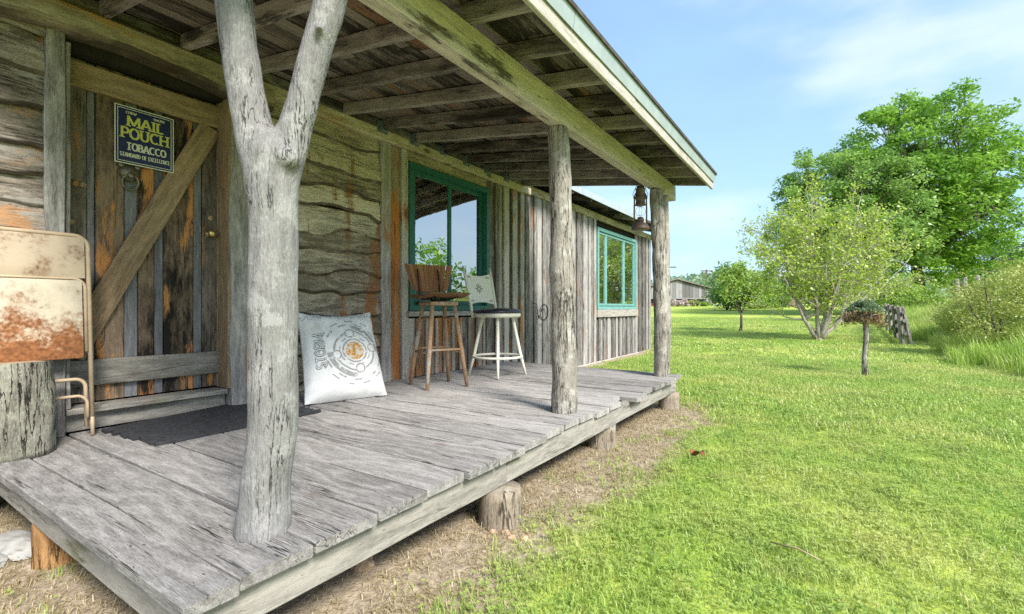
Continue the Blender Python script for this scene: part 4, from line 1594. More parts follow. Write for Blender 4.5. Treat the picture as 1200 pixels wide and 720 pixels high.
part('seat_frame', pad([(.16, SHt - .008), (.205, SHt - .004), (.212, SHt + .02), (.208, SHt + .034)]), M['whitepaint'], wt_, True)
part('cushion', pad([(.208, SHt + .035), (.216, SHt + .045), (.212, SHt + .062), (.18, SHt + .078), (.10, SHt + .086), (.0, SHt + .088)]), M['vinyl'], wt_, True)
for s in (-1, 1):
    mb = MB()
    mb.tube([(-.185, s * .17, SHt - .01), (-.205, s * .178, SHt + .12), (-.272, s * .19, SHt + .39), (-.31, s * .195, SHt + .525)], [.014, .015, .0135, .009], 8)
    part('back_post', mb, M['whitepaint'], wt_, True)
mb = MB()
rows = []
for j in range(9):
    b = j / 8
    row = []
    for i in range(13):
        a = 2 * i / 12 - 1
        z0 = SHt + .125 + .025 * (1 - a * a) * 1.0 + (.03 if abs(a) > .99 else 0) * 0
        z1 = SHt + .440 + .03 * (a * a) - .012
        z = z0 + (z1 - z0) * b
        x = -.202 - .26 * (z - SHt - .12) - .025 * (1 - a * a)
        row.append(Vector((x, a * (.172 + .012 * b), z)))
    rows.append(row)
mb.quad_strip(rows, False, False)
rows2 = [[p + Vector((-.012, 0, 0)) for p in reversed(r)] for r in rows]
mb.quad_strip(rows2, False, False)
rv = [list(reversed(r)) for r in rows2]
for e0, e1 in ((rows[0], rv[0]), (rv[-1], rows[-1])):
    mb.quad_strip([e0, e1], False, False)
part('back_panel', mb, M['whitepaint'], wt_, True)
mb = MB()


def on_back(y, z):
    return Vector((-.202 - .26 * (z - .12) - .025 * (1 - (y / .178) ** 2) + .0025, y, SHt + z))


c0 = .295
for k in range(8):
    a = k * math.pi / 4
    L = .066 if k % 2 == 0 else .046
    w = .010
    tip = on_back(L * math.cos(a), c0 + L * math.sin(a))
    s1 = on_back(w * 1.6 * math.cos(a + .5), c0 + w * 1.6 * math.sin(a + .5))
    s2 = on_back(w * 1.6 * math.cos(a - .5), c0 + w * 1.6 * math.sin(a - .5))
    b = len(mb.v)
    mb.v += [tuple(tip), tuple(s1), tuple(s2)]
    mb.f.append((b, b + 1, b + 2))
for k in range(24):
    a0, a1 = k * math.pi / 12, (k + .7) * math.pi / 12
    r0, r1 = .040, .044
    b = len(mb.v)
    mb.v += [tuple(on_back(r * math.cos(a), c0 + r * math.sin(a))) for r, a in ((r0, a0), (r0, a1), (r1, a1), (r1, a0))]
    mb.f.append((b, b + 1, b + 2, b + 3))
for sy_ in (-1, 1):
    for zz in (.165, .415):
        b = len(mb.v)
        mb.v += [tuple(on_back(sy_ * .135 + dx, zz + dz)) for dx, dz in ((-.022, -.006), (.022, -.006), (.022, .006), (-.022, .006))]
        mb.f.append((b, b + 1, b + 2, b + 3))
part('star_print', mb, M['ink'], wt_)

# ------------------------------------------------------------------ hanging lantern
lx = -1.57
ly = yx(750.5, lx)
ln = thing('barn_lantern', 'rusty kerosene lantern hanging from the porch beam by the far post', 'lantern', (lx, ly, 1.80))
mb = MB()
mb.lathe([(.072, 0), (.086, .004), (.090, .02), (.086, .032), (.066, .062), (.040, .075), (.034, .082), (.0, .083)], 24)
part('tank', mb, M['rustlantern'], ln, True)
mb = MB()
mb.lathe([(.032, .083), (.036, .105), (.028, .122), (.03, .128), (.012, .135), (0, .135)], 16)
part('burner', mb, M['rustlantern'], ln, True)
mb = MB()
mb.lathe([(.040, .245), (.056, .250), (.048, .262), (.044, .29), (.046, .312), (.064, .318), (.050, .332), (.046, .345), (.046, .405), (.052, .412), (.040, .420), (.036, .440), (.0, .446)], 20)
part('chimney', mb, M['rustlantern'], ln, True)
for s in (-1, 1):
    mb = MB()
    d = RGT * s
    mb.tube([d * .060 + Vector((0, 0, .05)), d * .062 + Vector((0, 0, .20)), d * .058 + Vector((0, 0, .34)), d * .046 + Vector((0, 0, .37))], .008, 8)
    part('side_tube', mb, M['rustlantern'], ln, True)
mb = MB()
for k in range(2):
    a0 = k * math.pi / 2 + .6
    d = Vector((math.cos(a0), math.sin(a0), 0))
    mb.tube([d * (.05 * math.cos(t)) + Vector((0, 0, .19 + .045 * math.sin(t))) for t in np.linspace(0, 2 * math.pi, 20, endpoint=False)], .0018, 5, closed=True)
part('globe_wire', mb, M['iron'], ln, True)
mb = MB()
zt_ = z_raft(lx) - 1.80
mb.tube([RGT * -.062 + Vector((0, 0, .30)), RGT * -.075 + Vector((0, 0, .36)), RGT * -.03 + Vector((0, 0, .47)), Vector((0, 0, .50)), RGT * .03 + Vector((0, 0, .47)), RGT * .075 + Vector((0, 0, .36)), RGT * .062 + Vector((0, 0, .30))], .003, 5)
mb.tube([Vector((0, 0, .498)), Vector((0, 0, zt_ + .01))], .003, 5)
part('bail', mb, M['iron'], ln, True)

# ------------------------------------------------------------------ loop of wire on the wing wall
wy = yx(635, XE + .03)
wz = ZC - (366 - HZ) / F_PX * (Vector((XE + .03, wy, 0)).dot(FWD))
mb = MB()
pts = [Vector((XE + .045, wy - .30, wz + .13)), Vector((XE + .045, wy - .17, wz + .12)), Vector((XE + .05, wy - .16, wz - .02)), Vector((XE + .05, wy - .12, wz - .10))]
for i in range(30):
    a = R(200 + i * 24)
    r = .125 - .0006 * i
    pts.append(Vector((XE + .05 + .0012 * i, wy + r * math.cos(a), wz + r * math.sin(a))))
mb.tube(pts, .006, 6)
tag(add('wire_loop', mb.mesh('wire_loop', True), M['wire']), 'loop of black cable hanging on the wing wall behind the middle post', 'cable')

# ------------------------------------------------------------------ stones, leaf, stick
def rock(name, loc, s, mat, label, seed):
    bm = bmesh.new()
    bmesh.ops.create_icosphere(bm, subdivisions=3, radius=1)
    for v in bm.verts:
        n = 1 + .35 * mnoise.noise(v.co * 1.3 + Vector((seed * 5, 0, 0))) + .12 * mnoise.noise(v.co * 3.5 + Vector((0, seed, 0)))
        v.co = Vector((v.co.x * s[0] * n, v.co.y * s[1] * n, v.co.z * s[2] * n))
    me = bpy.data.meshes.new(name)
    bm.to_mesh(me)
    bm.free()
    return tag(add(name, me, mat, None, Matrix.Translation(Vector(loc))), label, 'stone')


sx0 = onz(22, 640, .02)
rock('stone', (sx0.x, sx0.y, .03), (.16, .07, .035), M['stone'], 'flat pale stone on the ground below the left end of the deck', 1)
rock('stone', (sx0.x + .07, sx0.y - .08, .015), (.07, .04, .022), M['stone'], 'small grey stone beside the flat pale stone below the deck', 5)
p = onz(424, 666, 0)
rock('stone', (p.x, p.y, .02), (.045, .045, .04), M['stonewarm'], 'small tan stone under the rim beam near the forked post', 2)
p = onz(578, 622, 0)
for i in range(4):
    rock('pebble', (p.x + .02 + .05 * i, p.y - .03 + .03 * (i % 2), .008), (.022, .018, .014), M['stonewarm'], ['tan pebble at the left foot of the large log pier', 'second tan pebble from the left at the foot of the large log pier', 'third tan pebble from the left at the foot of the large log pier', 'rightmost tan pebble at the foot of the large log pier'][i], 10 + i)
p = ong(817, 541)
mb = MB()
rows = [[Vector(((i / 4 - .5) * .075 * math.sin(math.pi * (.08 + .84 * j / 6)), (j / 6 - .5) * .12, .05 + .02 * math.sin(j * 1.1) + .03 * abs(i / 4 - .5))) for i in range(5)] for j in range(7)]
mb.quad_strip(rows, False, False)
mb.quad_strip([[q + Vector((0, 0, -.002)) for q in reversed(r)] for r in rows], False, False)
tag(add('fallen_leaf', mb.mesh('fallen_leaf', True), plain('dead_leaf', (.22, .09, .045), .8, 0, .3, 30, .2, .2), None, Matrix.Translation(p) @ Matrix.Rotation(.9, 4, 'Z')), 'curled brown dead leaf lying on the lawn', 'leaf')
pa, pb = ong(903, 651), ong(962, 672)
mb = MB()
mb.tube([pa + Vector((0, 0, .055)), pa.lerp(pb, .5) + Vector((.01, 0, .065)), pb + Vector((0, 0, .05))], [.003, .004, .0025], 6)
tag(add('straw_stalk', mb.mesh('straw_stalk', True), M['drygrass']), 'long pale straw stalk lying in the near lawn', 'stalk')

# ------------------------------------------------------------------ vegetation helpers
def leaf_verts(c, size, rng, up=.5, aspect=.55):
    n = len(c)
    nrm = rng.normal(size=(n, 3))
    nrm[:, 2] = np.abs(nrm[:, 2]) + up
    nrm /= np.linalg.norm(nrm, axis=1)[:, None]
    t = rng.normal(size=(n, 3))
    t -= nrm * (t * nrm).sum(1)[:, None]
    t /= np.linalg.norm(t, axis=1)[:, None]
    b = np.cross(nrm, t)
    s = size * rng.uniform(.65, 1.3, n)
    t *= (s * .5)[:, None]
    b *= (s * .5 * aspect)[:, None]
    out = np.empty((n, 4, 3))
    out[:, 0] = c - t
    out[:, 1] = c + b - t * .1
    out[:, 2] = c + t
    out[:, 3] = c - b - t * .1
    return out.reshape(-1, 3)


def foliage(name, parent, centres, rad, per, size, mat, rng, flat=.7, up=.5, Mw=None, tone=None):
    """leaf clumps: centres (k,3) world, rad (k,)"""
    k = len(centres)
    ci = np.repeat(np.arange(k), per)
    d = rng.normal(size=(len(ci), 3))
    d /= np.linalg.norm(d, axis=1)[:, None]
    r = rad[ci] * rng.uniform(.0, 1, len(ci)) ** .45
    d[:, 2] *= flat
    p = centres[ci] + d * r[:, None]
    v = leaf_verts(p, size, rng, up)
    base = WM[parent.name].translation if parent else Vector((0, 0, 0))
    v -= np.array(base)
    cl = rng.uniform(0, 1, k) if tone is None else tone
    a = np.clip(cl[ci] * .65 + rng.uniform(-.1, .45, len(ci)), 0, 1)
    me = np_mesh(name, v, 4, attr=a)
    return add(name, me, mat, parent, Matrix.Translation(base) if parent else None)


def limb(mb, a, b, r0, r1, rng, bend=.12, n=6, sides=6):
    a, b = Vector(a), Vector(b)
    L = (b - a).length
    off = Vector(rng.normal(size=3)) * L * bend
    up = Vector((0, 0, L * bend * .8))
    pts = []
    rad = []
    for i in range(n + 1):
        s = i / n
        w = math.sin(math.pi * s)
        pts.append(a.lerp(b, s) + off * w * .6 - up * w * .5 + Vector(rng.normal(size=3)) * L * .012 * w)
        rad.append(r0 + (r1 - r0) * s)
    mb.tube(pts, rad, sides)
    return pts


def big_tree(name, label, cat, base, H, crown_z, rx, rz, tr, n_prim, n_cl, per, lsize, clump_r, leaf, bark_m, seed, group=None, lean=(0, 0), low=-.9, sidef=1.0):
    rng = np.random.default_rng(seed)
    base = Vector(base)
    t = thing(name, label, cat, base, 0, group)
    mb = MB()
    cc = base + Vector((lean[0], lean[1], crown_z))
    fork = base + Vector((lean[0] * .2, lean[1] * .2, max(crown_z - rz * .75, H * .10)))
    mb.tube([base - Vector((0, 0, .25)), base + Vector((0, 0, .25)), base.lerp(fork, .5) + Vector((tr * .4, 0, 0)), fork], [tr * 1.5, tr * 1.08, tr * .92, tr * .8], 10, jit=.12, seed=seed)
    prim = []
    for i in range(n_prim):
        a = 2 * math.pi * (i + rng.uniform(-.3, .3)) / n_prim * 1.0 + (i % 3)
        el = rng.uniform(-.35, 1.3)
        d = Vector((math.cos(a) * math.cos(el) * rx, math.sin(a) * math.cos(el) * rx, math.sin(el) * rz))
        e = cc + d * rng.uniform(.5, .68)
        pts = limb(mb, fork, e, tr * .45, tr * .12, rng, .10, 7, 6)
        prim.append(pts)
    centres, rads = [], []
    k = 0
    while len(centres) < n_cl and k < n_cl * 20:
        k += 1
        d = Vector(rng.normal(size=3)).normalized()
        if d.z < low:
            continue
        lob = 1 + .20 * mnoise.noise(d * 1.9 + Vector((seed, 0, 0))) + .12 * mnoise.noise(d * 4.5 + Vector((0, seed, 0)))
        q = rng.uniform(.40, 1.0) ** .6 * lob
        p = cc + Vector((d.x * rx * q * (sidef if d.x < 0 else 1), d.y * rx * q, d.z * rz * q))
        if p.z < base.z + .12 * H:
            continue
        centres.append(p)
        rads.append(clump_r * rng.uniform(.65, 1.25) * (1.12 - .35 * q))
        best = min(prim, key=lambda ps: (ps[-2] - p).length)
        j = int(rng.integers(3, 8))
        limb(mb, best[min(j, len(best) - 1)], p, tr * .09, tr * .03, rng, .08, 4, 4)
    part('trunk', mb, bark_m, t, True, M=Matrix.Identity(4))
    cen = np.array([tuple(c) for c in centres])
    foliage('crown', t, cen, np.array(rads), per, lsize, leaf, rng, .62, .7)
    return t


def stem_tree(name, label, base, stems, leaf, bark_m, lsize, seed, r0, n_sub=5, n_twig=5, sub_len=1.0, leaves=7, group=None, trunk_h=0.0):
    """several stems from one base; stems: list of end points relative to the base"""
    rng = np.random.default_rng(seed)
    base = Vector(base)
    t = thing(name, label, 'tree', base, 0, group)
    mb = MB()
    mb.tube([base - Vector((0, 0, .1)), base + Vector((0, 0, .06)), base + Vector((0, 0, .16))], [r0 * 2.1, r0 * 1.7, r0 * 1.1], 10, jit=.2, seed=seed)
    lp = []
    if trunk_h:
        top = base + Vector((.02, 0, trunk_h))
        mb.tube([base, base.lerp(top, .5) + Vector((.015, 0, 0)), top], [r0 * 1.3, r0 * 1.1, r0], 8)
    for e in stems:
        e = base + Vector(e)
        a0 = base + Vector(((e.x - base.x) * .04, (e.y - base.y) * .04, .02 + trunk_h))
        mid = a0.lerp(e, .35) + Vector(((e.x - base.x) * .09, (e.y - base.y) * .09, -.06))
        pts, rad = [], []
        for i in range(11):
            s = i / 10
            p = a0 * (1 - s) ** 2 + mid * 2 * s * (1 - s) + e * s * s + Vector(rng.normal(size=3)) * .022 * (0 if i == 0 else 1)
            pts.append(p)
            rad.append(r0 * (.62 if trunk_h else 1) * (1 - s) ** 1.25 + .006)
        mb.tube(pts, rad, 7)
        for k in range(n_sub):
            s = .30 + .69 * rng.uniform(0, 1) ** .75
            i = int(s * 10)
            d = (pts[min(i + 1, 10)] - pts[max(i - 1, 0)]).normalized()
            side = Vector(rng.normal(size=3))
            side.z *= .4
            dd = (d * .75 + side.normalized() * .95).normalized()
            L = sub_len * rng.uniform(.5, 1.15) * (1.15 - .45 * s)
            sp = limb(mb, pts[i], pts[i] + dd * L, rad[i] * .5, .006, rng, .10, 5, 5)
            for w in range(n_twig):
                q = sp[int(rng.integers(2, 6))]
                side = Vector(rng.normal(size=3))
                td = (dd * .6 + side.normalized() * .9).normalized()
                tl = L * rng.uniform(.25, .6)
                tp = limb(mb, q, q + td * tl, .007, .003, rng, .08, 3, 4)
                for x in tp[1:]:
                    for _ in range(leaves):
                        lp.append(x + Vector(rng.normal(size=3)) * .09)
            for x in sp[3:]:
                for _ in range(leaves):
                    lp.append(x + Vector(rng.normal(size=3)) * .08)
    part('trunk', mb, bark_m, t, True, M=Matrix.Identity(4))
    lp = np.array([tuple(p) for p in lp])
    v = leaf_verts(lp, lsize, rng, .3, .6) - np.array(base)
    a = rng.uniform(0, 1, len(lp))
    add('crown', np_mesh('crown', v, 4, attr=a), leaf, t, Matrix.Translation(base))
    return t


def shrub(name, label, base, w, h, n_cl, per, lsize, leaf, seed, group=None, stems=7, cat='shrub', cr=.22, up=.5):
    rng = np.random.default_rng(seed)
    base = Vector(base)
    t = thing(name, label, cat, base, 0, group)
    mb = MB()
    cen, rad = [], []
    for i in range(stems):
        a = 2 * math.pi * i / stems + rng.uniform(-.3, .3)
        q = rng.uniform(.3, .9)
        limb(mb, base - Vector((0, 0, .05)), base + Vector((math.cos(a) * w * .45 * q, math.sin(a) * w * .45 * q, h * rng.uniform(.65, .95))), .018 * h, .004 * h, rng, .08, 5, 5)
    while len(cen) < n_cl:
        d = Vector(rng.normal(size=3)).normalized()
        q = rng.uniform(.35, 1.0) ** .5 * (1 + .28 * mnoise.noise(d * 2.2 + Vector((seed, 1, 0))))
        p = base + Vector((d.x * w * .5 * q, d.y * w * .5 * q, h * .5 + d.z * h * .5 * q))
        if p.z < base.z + .03:
            continue
        cen.append(tuple(p))
        rad.append(cr * h * rng.uniform(.6, 1.2))
    part('stem', mb, M['treebark'], t, True, M=Matrix.Identity(4))
    foliage('foliage', t, np.array(cen), np.array(rad), per, lsize, leaf, rng, .8, up)
    return t


# ------------------------------------------------------------------ trees
# multi-stemmed ornamental tree on the lawn
mbase = ong(960, 399)
tm = (mbase - CAM).dot(FWD)
pxm = tm / F_PX


def rel(du, dv, dep=0.0):
    return RGT * (du * pxm) + Vector((0, 0, dv * pxm)) + FWD * dep


stem_tree('ornamental_tree', 'multi-stemmed pale-barked tree with sparse yellow-green leaves in mid lawn', mbase,
          [rel(-50, 146, .5), rel(-24, 170, -.4), rel(6, 178, .6), rel(36, 168, -.5), rel(62, 146, .4), rel(-66, 108, -.3), rel(80, 104, .1), rel(12, 134, -.9), rel(-36, 116, .9), rel(44, 112, 1.0)],
          M['leaf_yellow'], M['palebark'], .085, 3, .060, 16, 8, 1.3, 4)
sb = ong(985, 378)
pxs = (sb - CAM).dot(FWD) / F_PX
rs = lambda du, dv, dep=0.0: RGT * (du * pxs) + Vector((0, 0, dv * pxs)) + FWD * dep
stem_tree('crabapple_tree', 'sparse grey-barked tree leaning right behind the multi-stemmed tree', sb,
          [rs(30, 90, .4), rs(52, 75, -.5), rs(70, 58, .3), rs(10, 95, -.3), rs(88, 80, .2)], M['leaf_yellow'], M['palebark'], .12, 9, .10, 9, 6, 1.7, 3)
yb_ = ong(868, 389)
pxy = (yb_ - CAM).dot(FWD) / F_PX
ry = lambda du, dv, dep=0.0: RGT * (du * pxy) + Vector((0, 0, dv * pxy)) + FWD * dep
stem_tree('young_tree', 'slim young tree with light green leaves standing on the lawn near the barn', yb_,
          [ry(0, 80, 0), ry(-10, 72, .3), ry(10, 70, -.3), ry(-18, 58, -.2), ry(18, 56, .2), ry(2, 76, .3)], M['leaf_young'], M['treebark'], .11, 14, .04, 10, 6, .66, 3, trunk_h=.7)

# big trees at the back right
p = att(1074, 361, 36)
gz = ground_z(p.x, p.y)
big_tree('maple_tree', 'huge dense green maple towering at the back right', 'tree', (p.x, p.y, gz), 17, 8.7, 6.2, 7.4, .42, 22, 500, 135, .28, 1.15, M['leaf_maple'], M['treebark'], 21)
p = att(1006, 361, 34)
gz = ground_z(p.x, p.y)
big_tree('silver_maple_tree', 'broad grey-green maple left of the huge dense maple', 'tree', (p.x, p.y, gz), 13, 6.3, 5.2, 5.6, .36, 18, 330, 130, .24, 1.0, M['leaf_silver'], M['treebark'], 35, lean=(-.6, 0))
p = att(1062, 361, 30)
gz = ground_z(p.x, p.y)
shrub('lilac_shrub', 'light green leafy shrub at the foot of the huge maple', (p.x, p.y, gz), 2.6, 2.3, 60, 60, .16, M['leaf_young'], 41)
p = att(1040, 361, 33)
shrub('lilac_shrub', 'darker bushy undergrowth beneath the two maples', (p.x, p.y, ground_z(p.x, p.y)), 4.2, 2.3, 80, 60, .2, M['leaf_far'], 42)
p = att(1085, 361, 27)
shrub('lilac_shrub', 'pale leafy sapling left of the wooden fence posts', (p.x, p.y, ground_z(p.x, p.y)), 1.9, 1.7, 46, 55, .13, M['leaf_young'], 43)

# rounded trees behind the young tree and towards the shed
for k, (u, t_, w, h, lab, mt) in enumerate(((852, 50, 4.6, 4.9, 'rounded green bushy tree beside the grey barn', 'leaf_far'), (880, 56, 6.5, 4.6, 'light green bushy tree behind the slim young tree', 'leaf_young'), (906, 62, 4.5, 3.4, 'low light green bush left of the small brown shed', 'leaf_far'), (965, 66, 8, 4.2, 'green bushy growth right of the small brown shed', 'leaf_far'), (1010, 60, 8, 4.5, 'dark green growth behind the leaning grey-barked tree', 'leaf_maple'))):
    p = att(u, 361, t_)
    shrub('bushy_tree', lab, (p.x, p.y, ground_z(p.x, p.y) - .1), w, h, 75, 70, .30, M[mt], 50 + k, cat='tree', cr=.2)
# far trees at the right edge
for k, (u, t_, w, h, lab) in enumerate(((1180, 120, 13, 15, 'far blue-green tree at the right edge above the hedge'), (1206, 105, 14, 14, 'far dark tree cut off by the right edge'), (1150, 135, 14, 11, 'far low tree right of the huge maple'))):
    p = att(u, 361, t_)
    shrub('conifer_tree', lab, (p.x, p.y, ground_z(p.x, p.y)), w, h, 70, 60, .8, M['leaf_dark'], 60 + k, cat='tree', cr=.16)

# shrubs of the right-hand hedge
for k, (u, v, w, h, lab, mt, ls) in enumerate((
        (1178, 418, 2.0, 1.7, 'yellow-green shrub with small leaves at the right edge', 'leaf_bush', .05),
        (1150, 400, 1.9, 1.25, 'yellow-green shrub left of the one at the right edge', 'leaf_bush', .055),
        (1215, 405, 2.4, 2.0, 'tall yellow-green shrub cut off by the right edge', 'leaf_bush', .06),
        (1204, 388, 2.6, 2.1, 'high pale shrub behind the right-edge shrubs', 'leaf_young', .07))):
    p = ong(u, v)
    shrub('hedge_shrub', lab, (p.x, p.y, ground_z(p.x, p.y)), w, h, 115, 120, ls, M[mt], 70 + k, 'shrubs along the right-hand bank', cr=.17)

# little standard shrub on a stick: ball-topped, browned below
tb = ong(1013, 441)
tp = thing('standard_shrub', 'small mop-headed shrub on a bare stem, browned underneath', 'shrub', tb)
rng = np.random.default_rng(5)
tt = (tb - CAM).dot(FWD)
hh = (441 - 372) / F_PX * tt
mb = MB()
mb.tube([tb + Vector((.01, 0, -.05)), tb + Vector((0, 0, hh * .3)), tb + Vector((.02, .01, hh * .65)), tb + Vector((.01, 0, hh))], [.045, .036, .034, .04], 9, jit=.2, seed=3)
for i in range(16):
    a = 2 * math.pi * i / 16
    limb(mb, tb + Vector((.01, 0, hh * .92)), tb + Vector((math.cos(a) * .2, math.sin(a) * .2, hh + rng.uniform(-.02, .14))), .014, .004, rng, .2, 4, 5)
part('trunk', mb, M['postbark'], tp, True, M=Matrix.Identity(4))
cen, rad = [], []
for i in range(90):
    a, q = rng.uniform(0, 2 * math.pi), rng.uniform(0, 1) ** .5
    cen.append((tb.x + math.cos(a) * .21 * q, tb.y + math.sin(a) * .21 * q, tb.z + hh + .09 + .13 * (1 - q * q) + rng.uniform(-.01, .03)))
    rad.append(.055)
foliage('crown_top', tp, np.array(cen), np.array(rad), 26, .032, M['leaf_greytop'], rng, .6, .8)
cen, rad = [], []
for i in range(80):
    a, q = rng.uniform(0, 2 * math.pi), rng.uniform(0.05, 1) ** .5
    cen.append((tb.x + math.cos(a) * .24 * q, tb.y + math.sin(a) * .24 * q, tb.z + hh + .04 + .05 * (1 - q) - .16 * q * rng.uniform(0, 1)))
    rad.append(.065)
foliage('crown_underside', tp, np.array(cen), np.array(rad), 22, .038, M['leaf_brown'], rng, .9, .0)

# ------------------------------------------------------------------ split-rail fence running away from the lawn edge
fe = ong(1063, 405)
fb = ong(1040, 384)
fd = (fb - fe)
fd.z = 0
fl_ = fd.length
fd.normalize()
sf = thing('rail_fence', 'leaning grey split-rail fence ending at the lawn edge', 'fence', fe)
n_p = 5
for i in range(n_p):
    c = fe + fd * (fl_ * i / (n_p - 1))
    c.z = ground_z(c.x, c.y)
    for s in ((-1, 1) if i < 4 else (1,)):
        mb = MB()
        lean_ = Vector((-.12 - .05 * s, .03 * s, 1.0))
        c2 = c + Vector((.09 * s, .05 * s, -.1))
        mb.tube([c2, c2 + lean_ * .5, c2 + lean_ * 1.08], [.055, .06, .05], 7, jit=.3, seed=i * 2 + s)
        part('post', mb, M['fencewood'], sf, False, M=Matrix.Identity(4))
for i in range(n_p - 1):
    for j, z in enumerate((.30, .58, .84)):
        a = fe + fd * (fl_ * (i - .08) / (n_p - 1))
        b = fe + fd * (fl_ * (i + 1.08) / (n_p - 1))
        a.z = ground_z(a.x, a.y) + z + .05 * ((i + j) % 2)
        b.z = ground_z(b.x, b.y) + z - .04 * ((i + j) % 2)
        mb = MB()
        sh = Vector((-.10 * z, 0, 0))
        mb.tube([a + sh, a.lerp(b, .5) + sh + Vector((.02, 0, -.03)), b + sh], [.045, .06, .042], 6, jit=.3, seed=i * 5 + j)
        part('rail', mb, M['fencewood'], sf, False, M=Matrix.Identity(4))

# tall weathered posts on the bank
for k, (u, vt, t_) in enumerate(((1122, 327, 19), (1131, 325, 18.4), (1146, 323, 17.4), (1163, 323, 16.6))):
    p = att(u, 361, t_)
    g = ground_z(p.x, p.y)
    top = ZC + (361 - vt) / F_PX * t_
    mb = MB()
    mb.tube([(p.x, p.y, g - .2), (p.x + .01, p.y, (g + top) / 2), (p.x - .01, p.y, top)], [.075, .07, .066], 9, jit=.12, seed=k)
    tag(add('fence_post', mb.mesh('fence_post', True), M['fencewood']), ['leftmost of four grey posts standing above the tall grass', 'second from the left of four grey posts above the tall grass', 'third from the left of four grey posts above the tall grass', 'rightmost of four grey posts standing above the tall grass'][k], 'post', 'weathered posts on the bank')
mb = MB()
a, b = att(1160, 334, 16.6), att(1225, 360, 10.5)
mb.tube([a, a.lerp(b, .5) + Vector((0, 0, -.05)), b], .012, 5)
tag(add('fence_wire', mb.mesh('fence_wire', True), M['wire']), 'dark wire slanting down from the rightmost grey post', 'wire')

# ------------------------------------------------------------------ barn, shed, far fence, poles
bt = 80.0
bc = att(793, 361, bt)
bz = ground_z(bc.x, bc.y) - .1
barn = thing('barn', 'long grey weathered barn with low gable at the end of the lawn', 'barn', (bc.x, bc.y, bz))
BD = FWD.copy()
Mbn = axes(Vector((bc.x, bc.y, bz)), RGT, BD)      # local x = right, y = away, z = up
hw_, eh, rh, dep = 6.2, 2.75, 4.45, 14.0
mb = MB()
mb.quad_strip([[Vector((-hw_, yy, 0)), Vector((hw_, yy, 0)), Vector((hw_, yy, eh)), Vector((0, yy, rh)), Vector((-hw_, yy, eh))] for yy in (.12, dep)])
bw_ = part('wall', mb, M['core'], barn, M=Mbn)
x = -hw_
rbn = random.Random(4)
while x < hw_ - .05:
    w = min(rbn.uniform(.38, .62), hw_ - x)
    top = lambda q: eh + (rh - eh) * (1 - abs(q) / hw_)
    z0 = 1.25 if x < 2.7 else (0.0 if x < 3.0 or x > 4.5 else 1.15)
    xm = x + w / 2
    z1 = min(top(x), top(x + w))
    plank('wall_board', bw_, M['barnboard'], Mbn @ Vector((xm, .09, z0)), Z_UP, RGT, z1 - z0, w - .03, .05, nseg=2)
    if z0 > 1 and rbn.random() < .55:
        plank('wall_board', bw_, M['barnred' if xm < -.0 and rbn.random() < .5 else 'barnboard'], Mbn @ Vector((xm, .09, 0)), Z_UP, RGT, .55, w - .03, .05, nseg=1)
    x += w
for i in range(7):
    plank('wall_post', bw_, M['barnboard'], Mbn @ Vector((-5.6 + i * 1.75, .0, 0)), Z_UP, RGT, 1.5, .14, .14, nseg=1)
plank('wall_rail', bw_, M['barnboard'], Mbn @ Vector((-hw_, -.0, 1.34)), RGT, Z_UP, 2 * hw_, .2, .06, nseg=4)
mb = MB()
for s in (-1, 1):
    mb.quad_strip([[Vector((0, yy, rh + .02)), Vector((s * (hw_ + .45), yy, eh - .02)), Vector((s * (hw_ + .45), yy, eh + .12)), Vector((0, yy, rh + .18))] for yy in (-.35, dep + .3)])
part('roof', mb, M['barnroof'], barn, M=Mbn)
mb = MB()
mb.box((hw_ - .25, -.02, .7), (hw_ + 1.4, .1, 1.9))
part('lean_to', mb, M['core'], barn, M=Mbn)

shp = att(931, 361, 62)
shz = ground_z(shp.x, shp.y)
shed = thing('shed', 'small brown shed with dark gable roof beyond the lawn', 'shed', (shp.x, shp.y, shz))
Msh = axes(Vector((shp.x, shp.y, shz)), RGT, FWD)
mb = MB()
mb.quad_strip([[Vector((-1.0, yy, 0)), Vector((1.0, yy, 0)), Vector((1.0, yy, 1.05)), Vector((0, yy, 1.75)), Vector((-1.0, yy, 1.05))] for yy in (.05, 2.2)])
sw = part('wall', mb, M['shedwall'], shed, M=Msh)
for i in range(7):
    plank('wall_board', sw, M['shedwall'], Msh @ Vector((-.85 + i * .285, .03, 0)), Z_UP, RGT, 1.06, .27, .03, nseg=1)
mb = MB()
for s in (-1, 1):
    mb.quad_strip([[Vector((0, yy, 1.76)), Vector((s * 1.2, yy, .96)), Vector((s * 1.2, yy, 1.03)), Vector((0, yy, 1.84))] for yy in (-.15, 2.4)])
part('roof', mb, M['barnroof'], shed, M=Msh)

ff_ = thing('paddock_fence', 'far grey post-and-rail fence between barn and small shed', 'fence', att(880, 361, 66))
for i in range(11):
    u = 838 + i * 16.5
    p = att(u, 361, 66)
    g = ground_z(p.x, p.y)
    plank('post', ff_, M['barnboard'], (p.x, p.y, g - .1), Z_UP, RGT, 1.35, .14, .1, nseg=1)
    if i < 10:
        q = att(u + 16.5, 361, 66)
        for z in (.35, .72, 1.08):
            a = Vector((p.x, p.y, g + z)) - FWD * .09
            b = Vector((q.x, q.y, ground_z(q.x, q.y) + z)) - FWD * .09
            plank('rail', ff_, M['barnboard'], a, b - a, Z_UP, (b - a).length, .13, .04, nseg=1)

